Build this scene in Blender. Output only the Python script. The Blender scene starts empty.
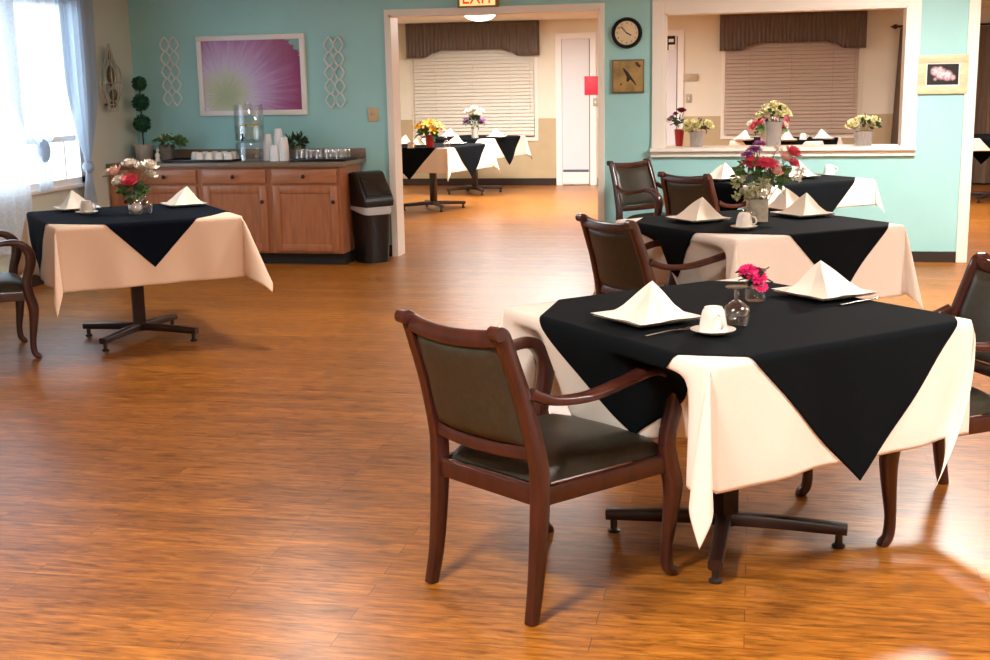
import bpy, bmesh, math, random
from math import sin, cos, pi, radians, sqrt, hypot, atan2
from mathutils import Vector, Matrix
SC = bpy.context.scene
COL = SC.collection
rnd = random.Random(7)

# ------------------------------------------------------------------ camera (solved from the room's own lines)
FOC, PITCH, ROLL, YAW, EYE = 1242.147, radians(11.325), radians(-1.08), radians(11.878), 1.495
def cam_axes():
    fw = Vector((0, cos(PITCH), -sin(PITCH))); up = Vector((0, sin(PITCH), cos(PITCH))); rt = Vector((1, 0, 0))
    c, s = cos(ROLL), sin(ROLL)
    rt, up = rt * c + up * s, up * c - rt * s
    m = Matrix.Rotation(YAW, 3, 'Z')
    return m @ rt, m @ up, m @ fw
RT, UP, FW = cam_axes()
def ray(u, v): return FW + RT * ((u - 495) / FOC) - UP * ((v - 330) / FOC)
def P(u, v, Y):                      # point of the wall plane y = Y
    r = ray(u, v); t = Y / r.y; return Vector((r.x * t, Y, EYE + r.z * t))
def Q(u, v, z):                      # point of the horizontal plane at height z
    r = ray(u, v); t = (z - EYE) / r.z; return Vector((r.x * t, r.y * t, z))
cam = bpy.data.cameras.new('camera'); co = bpy.data.objects.new('camera', cam); COL.objects.link(co)
m = Matrix((RT, UP, -FW)).transposed().to_4x4(); m.translation = (0, 0, EYE); co.matrix_world = m
cam.sensor_width = 36; cam.lens = FOC / 990 * 36; cam.clip_start = .05; cam.clip_end = 200
SC.camera = co

# ------------------------------------------------------------------ materials
def s2l(c):
    return tuple(((x / 12.92) if x <= .04045 else ((x + .055) / 1.055) ** 2.4) for x in c)
def rgb(r, g, b): return (*s2l((r / 255, g / 255, b / 255)), 1)
MATS = {}
def newmat(name):
    m = bpy.data.materials.new(name); m.use_nodes = True
    nt = m.node_tree; b = nt.nodes['Principled BSDF']; MATS[name] = m
    return m, nt, b
def N(nt, t, **kw):
    n = nt.nodes.new(t)
    for k, v in kw.items(): setattr(n, k, v)
    return n
def ramp(nt, stops, interp='LINEAR'):
    r = nt.nodes.new('ShaderNodeValToRGB'); r.color_ramp.interpolation = interp
    while len(r.color_ramp.elements) < len(stops): r.color_ramp.elements.new(.5)
    for e, (p, c) in zip(r.color_ramp.elements, stops): e.position = p; e.color = c
    return r
def coords(nt, scale=(1, 1, 1), loc=(0, 0, 0), rot=(0, 0, 0)):
    tc = N(nt, 'ShaderNodeTexCoord'); mp = N(nt, 'ShaderNodeMapping')
    mp.inputs['Scale'].default_value = scale; mp.inputs['Location'].default_value = loc; mp.inputs['Rotation'].default_value = rot
    nt.links.new(tc.outputs['Object'], mp.inputs['Vector']); return mp.outputs['Vector']
def mat(name, c, rough=.5, metal=0, var=0., nscale=20, stretch=(1, 1, 1), bump=0., spec=None, coat=0, sheen=0):
    m, nt, b = newmat(name)
    b.inputs['Base Color'].default_value = c; b.inputs['Roughness'].default_value = rough; b.inputs['Metallic'].default_value = metal
    if spec is not None: b.inputs['Specular IOR Level'].default_value = spec
    if coat: b.inputs['Coat Weight'].default_value = coat; b.inputs['Coat Roughness'].default_value = .15
    if sheen: b.inputs['Sheen Weight'].default_value = sheen
    if var or bump:
        v = coords(nt, stretch); n = N(nt, 'ShaderNodeTexNoise'); n.inputs['Scale'].default_value = nscale; n.inputs['Detail'].default_value = 4
        nt.links.new(v, n.inputs['Vector'])
        if var:
            lo = tuple(max(0, x * (1 - var)) for x in c[:3]) + (1,); hi = tuple(min(1, x * (1 + var)) for x in c[:3]) + (1,)
            r = ramp(nt, [(.3, lo), (.7, hi)]); nt.links.new(n.outputs['Fac'], r.inputs['Fac']); nt.links.new(r.outputs['Color'], b.inputs['Base Color'])
        if bump:
            bp = N(nt, 'ShaderNodeBump'); bp.inputs['Strength'].default_value = bump; bp.inputs['Distance'].default_value = .004
            nt.links.new(n.outputs['Fac'], bp.inputs['Height']); nt.links.new(bp.outputs['Normal'], b.inputs['Normal'])
    return m
def emit(name, c, s):
    m, nt, b = newmat(name)
    b.inputs['Base Color'].default_value = (c[0] * .5, c[1] * .5, c[2] * .5, 1); b.inputs['Emission Color'].default_value = c; b.inputs['Emission Strength'].default_value = s
    return m
def glassy(name, tint=(1, 1, 1, 1), clear=.86, rough=.03):   # thin glass: mostly see-through, with a sharp reflection
    m, nt, b = newmat(name)
    out = nt.nodes['Material Output']; tr = N(nt, 'ShaderNodeBsdfTransparent'); gl = N(nt, 'ShaderNodeBsdfGlossy'); mx = N(nt, 'ShaderNodeMixShader')
    tr.inputs['Color'].default_value = tint; gl.inputs['Roughness'].default_value = rough
    lw = N(nt, 'ShaderNodeLayerWeight'); lw.inputs['Blend'].default_value = .35
    mr = N(nt, 'ShaderNodeMapRange'); mr.inputs['To Min'].default_value = 1 - clear; mr.inputs['To Max'].default_value = .75
    nt.links.new(lw.outputs['Facing'], mr.inputs['Value']); nt.links.new(mr.outputs['Result'], mx.inputs['Fac'])
    nt.links.new(tr.outputs[0], mx.inputs[1]); nt.links.new(gl.outputs[0], mx.inputs[2]); nt.links.new(mx.outputs[0], out.inputs['Surface'])
    return m

TURQ = mat('turquoise_paint', rgb(160, 213, 212), .55, var=.03, nscale=3, bump=.05)
CREAM = mat('cream_paint', rgb(230, 224, 206), .6, var=.02, nscale=3, bump=.05)
LEFTW = mat('putty_paint', rgb(206, 210, 196), .6, var=.03, nscale=3)
TAN = mat('tan_wainscot', rgb(190, 170, 134), .6, var=.04, nscale=6)
CEILM = mat('ceiling_white', rgb(235, 228, 214), .8, var=.02, nscale=40, bump=.2)
TRIM = mat('trim_white', rgb(242, 235, 223), .4)
WHITE = mat('white_paint', rgb(240, 238, 234), .4)
BASEB = mat('dark_baseboard', rgb(44, 32, 26), .45)
BLINDM = mat('blind_slat', rgb(224, 216, 202), .5)
BLINDDIM = mat('blind_slat_dim', rgb(194, 174, 158), .5)  # same slats, with the dimmer light beyond the hatch put into the colour
DOORM = mat('door_panel_grey_white', rgb(222, 222, 226), .4)
VALM = mat('taupe_pleated_fabric', rgb(104, 90, 80), .9, var=.25, nscale=14, stretch=(6, 6, .3))
DRAPE = mat('brown_drape', rgb(112, 92, 76), .9, var=.2, nscale=10, stretch=(4, 4, .3))
WOOD = mat('mahogany', rgb(66, 30, 23), .3, var=.3, nscale=9, stretch=(3, 3, .6), coat=.3)
VINYL = mat('olive_vinyl', rgb(50, 47, 37), .38, var=.22, nscale=55, bump=.12)
DARKW = mat('dark_table_base', rgb(46, 26, 22), .35, var=.15)
TOPW = mat('table_laminate', rgb(110, 74, 50), .5)
CLOTHW = mat('cream_cotton', rgb(244, 233, 220), .85, var=.02, nscale=160, bump=.05, sheen=.1)
CLOTHDIM = mat('cream_cotton_dim_warm', rgb(240, 212, 186), .85, var=.02, nscale=160, bump=.05, sheen=.1)  # cream cotton again, its peach tone is dim warm light painted in
CLOTHB = mat('black_cotton', rgb(13, 17, 20), .9, var=.1, nscale=120, bump=.05, spec=.08)
CLOTHN = mat('navy_cotton', rgb(11, 18, 30), .9, var=.1, nscale=120, bump=.05, spec=.08)
NAPKIN = mat('napkin_cotton', rgb(244, 234, 218), .85, bump=.05, nscale=120)
CHINA = mat('white_china', rgb(238, 232, 222), .15)
STEEL = mat('steel', rgb(190, 186, 180), .25, 1)
OAK = mat('honey_oak', rgb(166, 106, 70), .4, var=.16, nscale=7, stretch=(5, 5, .7), coat=.15)
OAKH = mat('honey_oak_flat_grain', rgb(168, 108, 72), .4, var=.16, nscale=7, stretch=(.7, 5, 5), coat=.15)
TOEK = mat('toe_kick_black', rgb(28, 22, 18), .6)
COUNTER = mat('taupe_laminate', rgb(122, 104, 86), .35, var=.12, nscale=70)
KNOB = mat('bronze_knob', rgb(62, 36, 26), .35, .6)
BINM = mat('black_plastic', rgb(24, 24, 24), .32)
BINF = mat('black_plastic_flap', rgb(34, 34, 34), .18)
BAGM = mat('white_bin_bag', rgb(178, 178, 178), .35)
LEAF = mat('leaf_green', rgb(84, 116, 62), .5, var=.3, nscale=30)
LEAFD = mat('dark_leaf', rgb(40, 62, 34), .5, var=.3, nscale=30)
BOX = mat('boxwood', rgb(16, 78, 46), .7, var=.45, nscale=60)
SAGE = mat('pale_sage', rgb(184, 186, 138), .7, var=.2, nscale=30)
GALV = mat('galvanised_tin', rgb(166, 158, 152), .42, .6, var=.15, nscale=30, stretch=(4, 4, .6))
POTW = mat('whitewashed_pot', rgb(196, 190, 178), .6, var=.1)
POTG = mat('grey_brown_pot', rgb(110, 102, 90), .6, var=.2)
REDV = mat('red_vase', rgb(176, 32, 30), .3)
STONE = mat('stone_vase', rgb(176, 168, 150), .5, var=.15, nscale=50)
BLACKP = mat('black_tray', rgb(18, 18, 18), .35)
FOAM = mat('white_foam', rgb(240, 240, 238), .6)
GLASS = glassy('clear_glass', (1, 1, 1, 1), .88)
WINGL = glassy('window_glass', (.94, .97, 1, 1), .93, .02)
WATER = glassy('water', (.86, .93, .92, 1), .9)
LEMON = mat('lemon_slice', rgb(196, 186, 84), .5)
P_WHITE = mat('petal_white', rgb(246, 238, 224), .6)
P_CREAM = mat('petal_cream_yellow', rgb(247, 240, 186), .6)
P_YELL = mat('petal_yellow', rgb(246, 200, 44), .6)
P_ORNG = mat('petal_orange', rgb(230, 120, 40), .6)
P_PINK = mat('petal_pink', rgb(226, 96, 118), .6)
P_ROSE = mat('petal_rose', rgb(220, 62, 96), .6)
P_MAG = mat('petal_magenta', rgb(226, 28, 110), .55)
P_PURP = mat('petal_purple', rgb(166, 86, 172), .6)
P_PEACH = mat('petal_peach', rgb(246, 206, 190), .6)
P_DRED = mat('petal_dark_red', rgb(128, 28, 44), .6)
P_EYE = mat('flower_eye', rgb(90, 24, 40), .7)
CLOCKB = mat('clock_black', rgb(14, 18, 18), .45, spec=.2)
CLOCKF = mat('clock_cream', rgb(226, 208, 172), .5, var=.05, nscale=12)
INK = mat('dark_ink', rgb(40, 30, 26), .6)
REDS = mat('red_sign', rgb(218, 44, 74), .5)
BEIGEP = mat('beige_plate', rgb(214, 186, 146), .45)
GREYP = mat('grey_plate', rgb(176, 164, 140), .45)
BRONZE = mat('bronze_frame', rgb(120, 108, 82), .45, .4)
LIGHTW = mat('pale_wood_frame', rgb(222, 196, 158), .45, var=.12, nscale=10, stretch=(1, 4, 4))
SILVERW = mat('silver_wire', rgb(176, 172, 158), .4, .5)
WHITEM = mat('white_lattice', rgb(228, 232, 230), .45)
DGOLD = mat('aged_gold', rgb(112, 98, 66), .4, .5)
RED_E = emit('exit_red', (1, .03, .004, 1), .9)
EXITF = emit('exit_face', (1, .74, .30, 1), .95)
EXITB = mat('exit_housing', rgb(150, 112, 60), .5)
DOME = emit('lamp_glass_lit', (1, .93, .8, 1), 9)

def floor_material():
    m, nt, b = newmat('oak_plank_floor')
    L = nt.links
    v = coords(nt)
    br = N(nt, 'ShaderNodeTexBrick'); br.offset = .37; br.squash = 1
    for k, val in (('Scale', 1), ('Mortar Size', .0011), ('Mortar Smooth', .3), ('Brick Width', 1.1), ('Row Height', .085), ('Bias', 0)): br.inputs[k].default_value = val
    br.inputs['Color1'].default_value = (0, 0, 0, 1); br.inputs['Color2'].default_value = (1, 1, 1, 1); br.inputs['Mortar'].default_value = (.25, .25, .25, 1)
    L.new(v, br.inputs['Vector'])
    # every plank shifts the grain so that it does not run on across the seams
    mp = N(nt, 'ShaderNodeMapping'); mp.inputs['Scale'].default_value = (3.2, 22, 1)
    add = N(nt, 'ShaderNodeVectorMath', operation='ADD'); sc = N(nt, 'ShaderNodeVectorMath', operation='SCALE'); sc.inputs['Scale'].default_value = 7
    L.new(br.outputs['Color'], sc.inputs[0]); L.new(v, mp.inputs['Vector']); L.new(mp.outputs['Vector'], add.inputs[0]); L.new(sc.outputs[0], add.inputs[1])
    n1 = N(nt, 'ShaderNodeTexNoise'); n1.inputs['Scale'].default_value = 2.3; n1.inputs['Detail'].default_value = 7; n1.inputs['Roughness'].default_value = .65; n1.inputs['Distortion'].default_value = .6
    L.new(add.outputs[0], n1.inputs['Vector'])
    r1 = ramp(nt, [(.27, rgb(92, 50, 16)), (.42, rgb(144, 86, 26)), (.56, rgb(172, 107, 36)), (.76, rgb(200, 134, 58))])
    L.new(n1.outputs['Fac'], r1.inputs['Fac'])
    r2 = ramp(nt, [(0, (.80, .78, .76, 1)), (1, (1.1, 1.1, 1.1, 1))]); L.new(br.outputs['Color'], r2.inputs['Fac'])
    mx = N(nt, 'ShaderNodeMix', data_type='RGBA', blend_type='MULTIPLY'); mx.inputs['Factor'].default_value = 1
    L.new(r1.outputs['Color'], mx.inputs['A']); L.new(r2.outputs['Color'], mx.inputs['B'])
    # dark flecks and knots
    mp2 = N(nt, 'ShaderNodeMapping'); mp2.inputs['Scale'].default_value = (7, 24, 1); L.new(v, mp2.inputs['Vector'])
    n2 = N(nt, 'ShaderNodeTexNoise'); n2.inputs['Scale'].default_value = 1.3; n2.inputs['Detail'].default_value = 3; L.new(mp2.outputs['Vector'], n2.inputs['Vector'])
    r3 = ramp(nt, [(.34, (1.1, 1.08, 1.06, 1)), (.56, (1, 1, 1, 1)), (.72, (.58, .52, .47, 1))]); L.new(n2.outputs['Fac'], r3.inputs['Fac'])
    mx2 = N(nt, 'ShaderNodeMix', data_type='RGBA', blend_type='MULTIPLY'); mx2.inputs['Factor'].default_value = 1
    L.new(mx.outputs['Result'], mx2.inputs['A']); L.new(r3.outputs['Color'], mx2.inputs['B'])
    mx3 = N(nt, 'ShaderNodeMix', data_type='RGBA', blend_type='MIX'); mx3.inputs['B'].default_value = rgb(84, 48, 24)
    L.new(br.outputs['Fac'], mx3.inputs['Factor']); L.new(mx2.outputs['Result'], mx3.inputs['A'])
    L.new(mx3.outputs['Result'], b.inputs['Base Color'])
    rr = N(nt, 'ShaderNodeMapRange'); rr.inputs['To Min'].default_value = .25; rr.inputs['To Max'].default_value = .4; L.new(n1.outputs['Fac'], rr.inputs['Value']); L.new(rr.outputs['Result'], b.inputs['Roughness'])
    bp = N(nt, 'ShaderNodeBump'); bp.inputs['Strength'].default_value = .12; bp.inputs['Distance'].default_value = .002; L.new(n1.outputs['Fac'], bp.inputs['Height']); L.new(bp.outputs['Normal'], b.inputs['Normal'])
    b.inputs['Specular IOR Level'].default_value = .42
    return m
FLOORM = floor_material()

def lace_material(name, tint, holes, base_clear):
    m, nt, b = newmat(name); L = nt.links; out = nt.nodes['Material Output']
    v = coords(nt)
    vo = N(nt, 'ShaderNodeTexVoronoi', feature='DISTANCE_TO_EDGE'); vo.inputs['Scale'].default_value = holes; vo.inputs['Randomness'].default_value = .75; L.new(v, vo.inputs['Vector'])
    r = ramp(nt, [(.03, (0, 0, 0, 1)), (.09, (1, 1, 1, 1))]); L.new(vo.outputs['Distance'], r.inputs['Fac'])
    df = N(nt, 'ShaderNodeBsdfDiffuse'); df.inputs['Color'].default_value = tint
    tl = N(nt, 'ShaderNodeBsdfTranslucent'); tl.inputs['Color'].default_value = tint
    m1 = N(nt, 'ShaderNodeMixShader'); m1.inputs['Fac'].default_value = .42; L.new(df.outputs[0], m1.inputs[1]); L.new(tl.outputs[0], m1.inputs[2])
    tr = N(nt, 'ShaderNodeBsdfTransparent')
    mr = N(nt, 'ShaderNodeMapRange'); mr.inputs['To Min'].default_value = base_clear * .08; mr.inputs['To Max'].default_value = base_clear; L.new(r.outputs['Color'], mr.inputs['Value'])
    m2 = N(nt, 'ShaderNodeMixShader'); L.new(mr.outputs['Result'], m2.inputs['Fac']); L.new(m1.outputs[0], m2.inputs[1]); L.new(tr.outputs[0], m2.inputs[2]); L.new(m2.outputs[0], out.inputs['Surface'])
    return m
LACE = lace_material('white_lace', rgb(222, 230, 238), 20, .13)
SHEER = lace_material('pale_blue_sheer', rgb(190, 204, 218), 60, .07)

# ------------------------------------------------------------------ mesh building
class MB:
    def __init__(s): s.v = []; s.f = []
    def add(s, vs, fs, M=None):
        o = len(s.v); s.v += [tuple(M @ Vector(p)) if M is not None else tuple(p) for p in vs]; s.f += [tuple(i + o for i in f) for f in fs]; return s
    def bm(s, bmm, M=None):
        bmm.verts.ensure_lookup_table(); s.add([v.co.copy() for v in bmm.verts], [[v.index for v in f.verts] for f in bmm.faces], M); bmm.free(); return s
    def box(s, c, size, bevel=0, M=None, seg=2):
        b = bmesh.new(); bmesh.ops.create_cube(b, size=1)
        for v in b.verts: v.co = Vector((v.co.x * size[0] + c[0], v.co.y * size[1] + c[1], v.co.z * size[2] + c[2]))
        if bevel: bmesh.ops.bevel(b, geom=list(b.edges), offset=bevel, segments=seg, affect='EDGES', profile=.5)
        b.verts.index_update(); return s.bm(b, M)
    def bb(s, x0, x1, y0, y1, z0, z1, bevel=0): return s.box(((x0 + x1) / 2, (y0 + y1) / 2, (z0 + z1) / 2), (abs(x1 - x0), abs(y1 - y0), abs(z1 - z0)), bevel)
    def lathe(s, prof, n=24, c=(0, 0, 0), M=None, closed=False):
        vs = []; fs = []; k = len(prof)
        for i in range(n):
            a = 2 * pi * i / n
            for r, z in prof: vs.append((c[0] + r * cos(a), c[1] + r * sin(a), c[2] + z))
        for i in range(n):
            j = (i + 1) % n
            for q in range(k - 1): fs.append((i * k + q, j * k + q, j * k + q + 1, i * k + q + 1))
        if not closed:
            if prof[0][0] > 1e-6: fs.append(tuple(i * k for i in reversed(range(n))))
            if prof[-1][0] > 1e-6: fs.append(tuple(i * k + k - 1 for i in range(n)))
        return s.add(vs, fs, M)
    def shell(s, prof, n=24, c=(0, 0, 0), M=None):      # open lathe surface (no caps)
        return s.lathe(prof, n, c, M, True)
    def grid(s, fn, nu, nv, M=None, wrap=False):
        vs = [fn(i / nu, j / nv) for i in range(nu + (0 if wrap else 1)) for j in range(nv + 1)]
        k = nv + 1; fs = []; cnt = nu
        for i in range(cnt):
            i2 = (i + 1) % nu if wrap else i + 1
            for j in range(nv): fs.append((i * k + j, i2 * k + j, i2 * k + j + 1, i * k + j + 1))
        return s.add(vs, fs, M)
    def sweep(s, pts, w, h, side=(1, 0, 0), n=10, power=3.2, M=None, steps=5):
        pts = [Vector(p) for p in pts]; k = len(pts)
        W = w if isinstance(w, (list, tuple)) else [w] * k; H = h if isinstance(h, (list, tuple)) else [h] * k
        out = []
        for i in range(k - 1):                          # Catmull-Rom
            p0 = pts[max(i - 1, 0)]; p1 = pts[i]; p2 = pts[i + 1]; p3 = pts[min(i + 2, k - 1)]
            for q in range(steps):
                t = q / steps; t2 = t * t; t3 = t2 * t
                out.append((.5 * ((2 * p1) + (-p0 + p2) * t + (2 * p0 - 5 * p1 + 4 * p2 - p3) * t2 + (-p0 + 3 * p1 - 3 * p2 + p3) * t3), W[i] + (W[i + 1] - W[i]) * t, H[i] + (H[i + 1] - H[i]) * t))
        out.append((pts[-1], W[-1], H[-1])); vs = []; fs = []; sd = Vector(side)
        for i, (p, ww, hh) in enumerate(out):
            t = (out[min(i + 1, len(out) - 1)][0] - out[max(i - 1, 0)][0]).normalized()
            x = (sd - t * sd.dot(t)).normalized(); y = t.cross(x)
            for q in range(n):
                a = 2 * pi * (q + .5) / n; ca, sa = cos(a), sin(a)
                e = 2 / power; cx = math.copysign(abs(ca) ** e, ca); sy = math.copysign(abs(sa) ** e, sa)
                vs.append(p + x * (cx * ww / 2) + y * (sy * hh / 2))
        r = len(out)
        for i in range(r - 1):
            for q in range(n): fs.append((i * n + q, i * n + (q + 1) % n, (i + 1) * n + (q + 1) % n, (i + 1) * n + q))
        fs.append(tuple(reversed(range(n)))); fs.append(tuple((r - 1) * n + q for q in range(n)))
        return s.add(vs, fs, M)
    def tube(s, pts, r, n=8, M=None, steps=4, side=(1, .013, .007)): 
        d = [x * 2 for x in r] if isinstance(r, (list, tuple)) else r * 2
        return s.sweep(pts, d, d, side, n, 2, M, steps)
    def ball(s, c, r, u=12, v=8, M=None):
        pr = [(r[0] * sin(pi * i / v), -cos(pi * i / v)) for i in range(v + 1)] if isinstance(r, tuple) else [(r * sin(pi * i / v), -r * cos(pi * i / v)) for i in range(v + 1)]
        if isinstance(r, tuple): pr = [(a, b * r[1]) for a, b in pr]
        return s.lathe(pr, u, c, M)
    def mesh(s, name, m, smooth=40):
        me = bpy.data.meshes.new(name); me.from_pydata(s.v, [], s.f)
        b = bmesh.new(); b.from_mesh(me); bmesh.ops.remove_doubles(b, verts=b.verts, dist=1e-6); bmesh.ops.recalc_face_normals(b, faces=b.faces); b.to_mesh(me); b.free()
        if smooth: me.shade_smooth(); me.set_sharp_from_angle(angle=radians(smooth))
        me.materials.append(m); return me
    def build(s, name, m, parent=None, smooth=40, solid=0):
        o = bpy.data.objects.new(name, s.mesh(name, m, smooth)); COL.objects.link(o)
        if parent: o.parent = parent
        if solid: md = o.modifiers.new('thickness', 'SOLIDIFY'); md.thickness = solid; md.offset = 0
        return o
def tag(o, label=None, cat=None, group=None, kind=None):
    if label: o['label'] = label
    if cat: o['category'] = cat
    if group: o['group'] = group
    if kind: o['kind'] = kind
    return o
def thing(name, label, cat, loc=(0, 0, 0), rz=0, group=None):
    o = bpy.data.objects.new(name, None); COL.objects.link(o); o.empty_display_size = .1
    o.location = loc; o.rotation_euler = (0, 0, rz); return tag(o, label, cat, group)
def struct(name, mb, m, parent=None, smooth=0):
    o = mb.build(name, m, parent, smooth)
    if not parent: o['kind'] = 'structure'
    return o
def place(me, name, parent=None, loc=(0, 0, 0), rot=(0, 0, 0), sc=1):
    o = bpy.data.objects.new(name, me); COL.objects.link(o); o.location = loc; o.rotation_euler = rot; o.scale = (sc, sc, sc) if not isinstance(sc, tuple) else sc
    if parent: o.parent = parent
    return o
def copy_tree(o, parent=None, **kw):
    c = o.copy(); COL.objects.link(c); c.parent = parent
    for ch in list(o.children): copy_tree(ch, c)
    return c
def dup(root, label, loc, rz=None, group=None):
    c = copy_tree(root); c.location = loc
    if rz is not None: c.rotation_euler = (0, 0, rz)
    c['label'] = label
    if group: c['group'] = group
    return c
def text(s, size, m, parent, loc, name, rot=(pi / 2, 0, 0), extrude=.002):
    c = bpy.data.curves.new(name, 'FONT'); c.body = s; c.size = size; c.extrude = extrude; c.align_x = 'CENTER'; c.align_y = 'CENTER'; c.materials.append(m)
    o = bpy.data.objects.new(name + '_curve', c); me = o.to_mesh().copy(); me.materials.clear(); me.materials.append(m); me.name = name; bpy.data.objects.remove(o)
    o = bpy.data.objects.new(name, me); COL.objects.link(o); o.location = loc; o.rotation_euler = rot; o.parent = parent; return o

# ------------------------------------------------------------------ the setting
W, T, F = 10.44, .18, 17.889          # turquoise wall, its thickness, far wall
XL, XR, YB, HC, HF = -5.455, 5.4, -3.0, 2.45, 2.33
struct('floor', MB().bb(XL - .2, XR + .2, YB - .2, F + .2, -.1, 0), FLOORM)
struct('ceiling', MB().bb(XL - .2, XR + .2, YB - .2, W + T / 2, HC, HC + .1), CEILM)
struct('ceiling_annex', MB().bb(XL - .2, XR + .2, W + T / 2, F + .2, HF, HF + .1), CEILM)
DX0, DX1, DZ = -3.06, -1.27, 2.06      # doorway opening
HX0, HX1, HZ0, HZ1 = -.745, 1.148, .928, 2.012   # serving hatch
EX = 1.68                              # free end of the wall
for nm, y0, y1, mt in (('wall_back', W, W + T / 2, TURQ), ('wall_divider', W + T / 2, W + T, CREAM)):
    b = MB()
    b.bb(XL - .1, DX0, y0, y1, 0, HC); b.bb(DX0, DX1, y0, y1, DZ, HC); b.bb(DX1, HX0, y0, y1, 0, HC)
    b.bb(HX0, HX1, y0, y1, 0, HZ0 - .03); b.bb(HX0, HX1, y0, y1, HZ1, HC); b.bb(HX1, EX - .012, y0, y1, 0, HC); b.bb(EX - .012, XR + .1, y0, y1, 2.16, HC)
    struct(nm, b, mt)
struct('wall_far', MB().bb(XL - .1, XR + .1, F, F + .1, 0, HF + .05), CREAM)
WY0, WY1, WZ0, WZ1 = 6.9, 9.46, .735, 2.2      # window in the left wall
b = MB(); b.bb(XL - .12, XL, YB, WY0, 0, HC); b.bb(XL - .12, XL, WY0, WY1, 0, WZ0); b.bb(XL - .12, XL, WY0, WY1, WZ1, HC); b.bb(XL - .12, XL, WY1, W + T / 2, 0, HC)
struct('wall_left', b, LEFTW)
struct('wall_left_annex', MB().bb(XL - .12, XL, W + T, F, 0, HF), CREAM)
struct('wall_right', MB().bb(XR, XR + .12, YB, F, 0, HC), CREAM)
struct('wall_rear', MB().bb(XL - .12, XR + .12, YB - .12, YB, 0, HC), CREAM)
b = MB(); b.bb(XL, -2.80, F - .012, F, .1, .96); b.bb(-2.21, -1.30, F - .012, F, .1, .96); b.bb(-1.0, XR, F - .012, F, .1, .96)
struct('trim_wainscot', b, TAN)
b = MB(); b.bb(XL, -2.81, F - .022, F, 0, .102); b.bb(-2.21, -1.30, F - .022, F, 0, .102); b.bb(-1.0, XR, F - .022, F, 0, .102); struct('baseboard_far', b, BASEB)
b = MB(); b.bb(-3.30, DX0 - .042, W - .014, W, 0, .1); b.bb(DX1 + .04, EX - .085, W - .014, W, 0, .085); struct('baseboard_back', b, BASEB)
struct('baseboard_left', MB().bb(XL, XL + .014, YB, W - .62, 0, .09), BASEB)
# doorway casing and lining
b = MB(); b.bb(DX0 - .042, DX0, W - .02, W, 0, DZ + .045, .003); b.bb(DX1, DX1 + .04, W - .02, W, 0, DZ + .045, .003); b.bb(DX0, DX1, W - .02, W, DZ, DZ + .045, .003)
b.bb(DX0, DX0 + .014, W - .02, W + T + .02, 0, DZ); b.bb(DX1 - .014, DX1, W - .02, W + T + .02, 0, DZ); b.bb(DX0, DX1, W - .02, W + T + .02, DZ - .014, DZ)
struct('trim_doorway', b, TRIM)
# hatch casing, lining and sill shelf
b = MB(); b.bb(HX0 - .094, HX0, W - .022, W, HZ0 - .02, HZ1 + .1, .003); b.bb(HX1, HX1 + .096, W - .022, W, HZ0 - .02, HZ1 + .1, .003); b.bb(HX0, HX1, W - .022, W, HZ1, HZ1 + .1, .003)
b.bb(HX0, HX0 + .014, W - .02, W + T + .02, HZ0, HZ1); b.bb(HX1 - .014, HX1, W - .02, W + T + .02, HZ0, HZ1); b.bb(HX0, HX1, W - .02, W + T + .02, HZ1 - .014, HZ1)
struct('trim_hatch', b, TRIM)
b = MB(); b.bb(HX0 - .105, HX1 + .1, W - .07, W + .32, HZ0 - .03, HZ0, .005); b.bb(HX0 - .1, HX1 + .095, W - .035, W - .001, HZ0 - .075, HZ0 - .031, .003)
struct('trim_hatch_sill', b, TRIM)
b = MB(); b.bb(EX - .085, EX, W - .02, W, 0, 2.45, .003); b.bb(EX - .012, EX, W, W + T, 0, 2.16, .003)
struct('trim_wall_end', b, TRIM)
# left window: frame, sashes, sill, glass
w = MB(); w.bb(XL - .1, XL + .018, WY0, WY0 + .06, WZ0, WZ1); w.bb(XL - .1, XL + .018, WY1 - .06, WY1, WZ0, WZ1); w.bb(XL - .1, XL + .018, WY0, WY1, WZ1 - .06, WZ1); w.bb(XL - .1, XL + .018, WY0, WY1, WZ0, WZ0 + .05)
for yy in (7.75, 8.6): w.bb(XL - .09, XL - .01, yy - .025, yy + .025, WZ0, WZ1)
w.bb(XL - .08, XL - .02, WY0, WY1, 1.08, 1.125); w.bb(XL - .08, XL - .03, 9.24, 9.262, WZ0, 1.1)
win = struct('window_1', w, WHITE)
win2 = MB().bb(XL - .06, XL - .054, WY0 + .05, WY1 - .05, WZ0 + .04, WZ1 - .05).build('window_pane', WINGL, win, 0)
MB().bb(XL - .005, XL + .05, WY0 - .05, WY1 + .06, WZ0 - .03, WZ0, .004).build('window_sill', WHITE, win)

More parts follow.
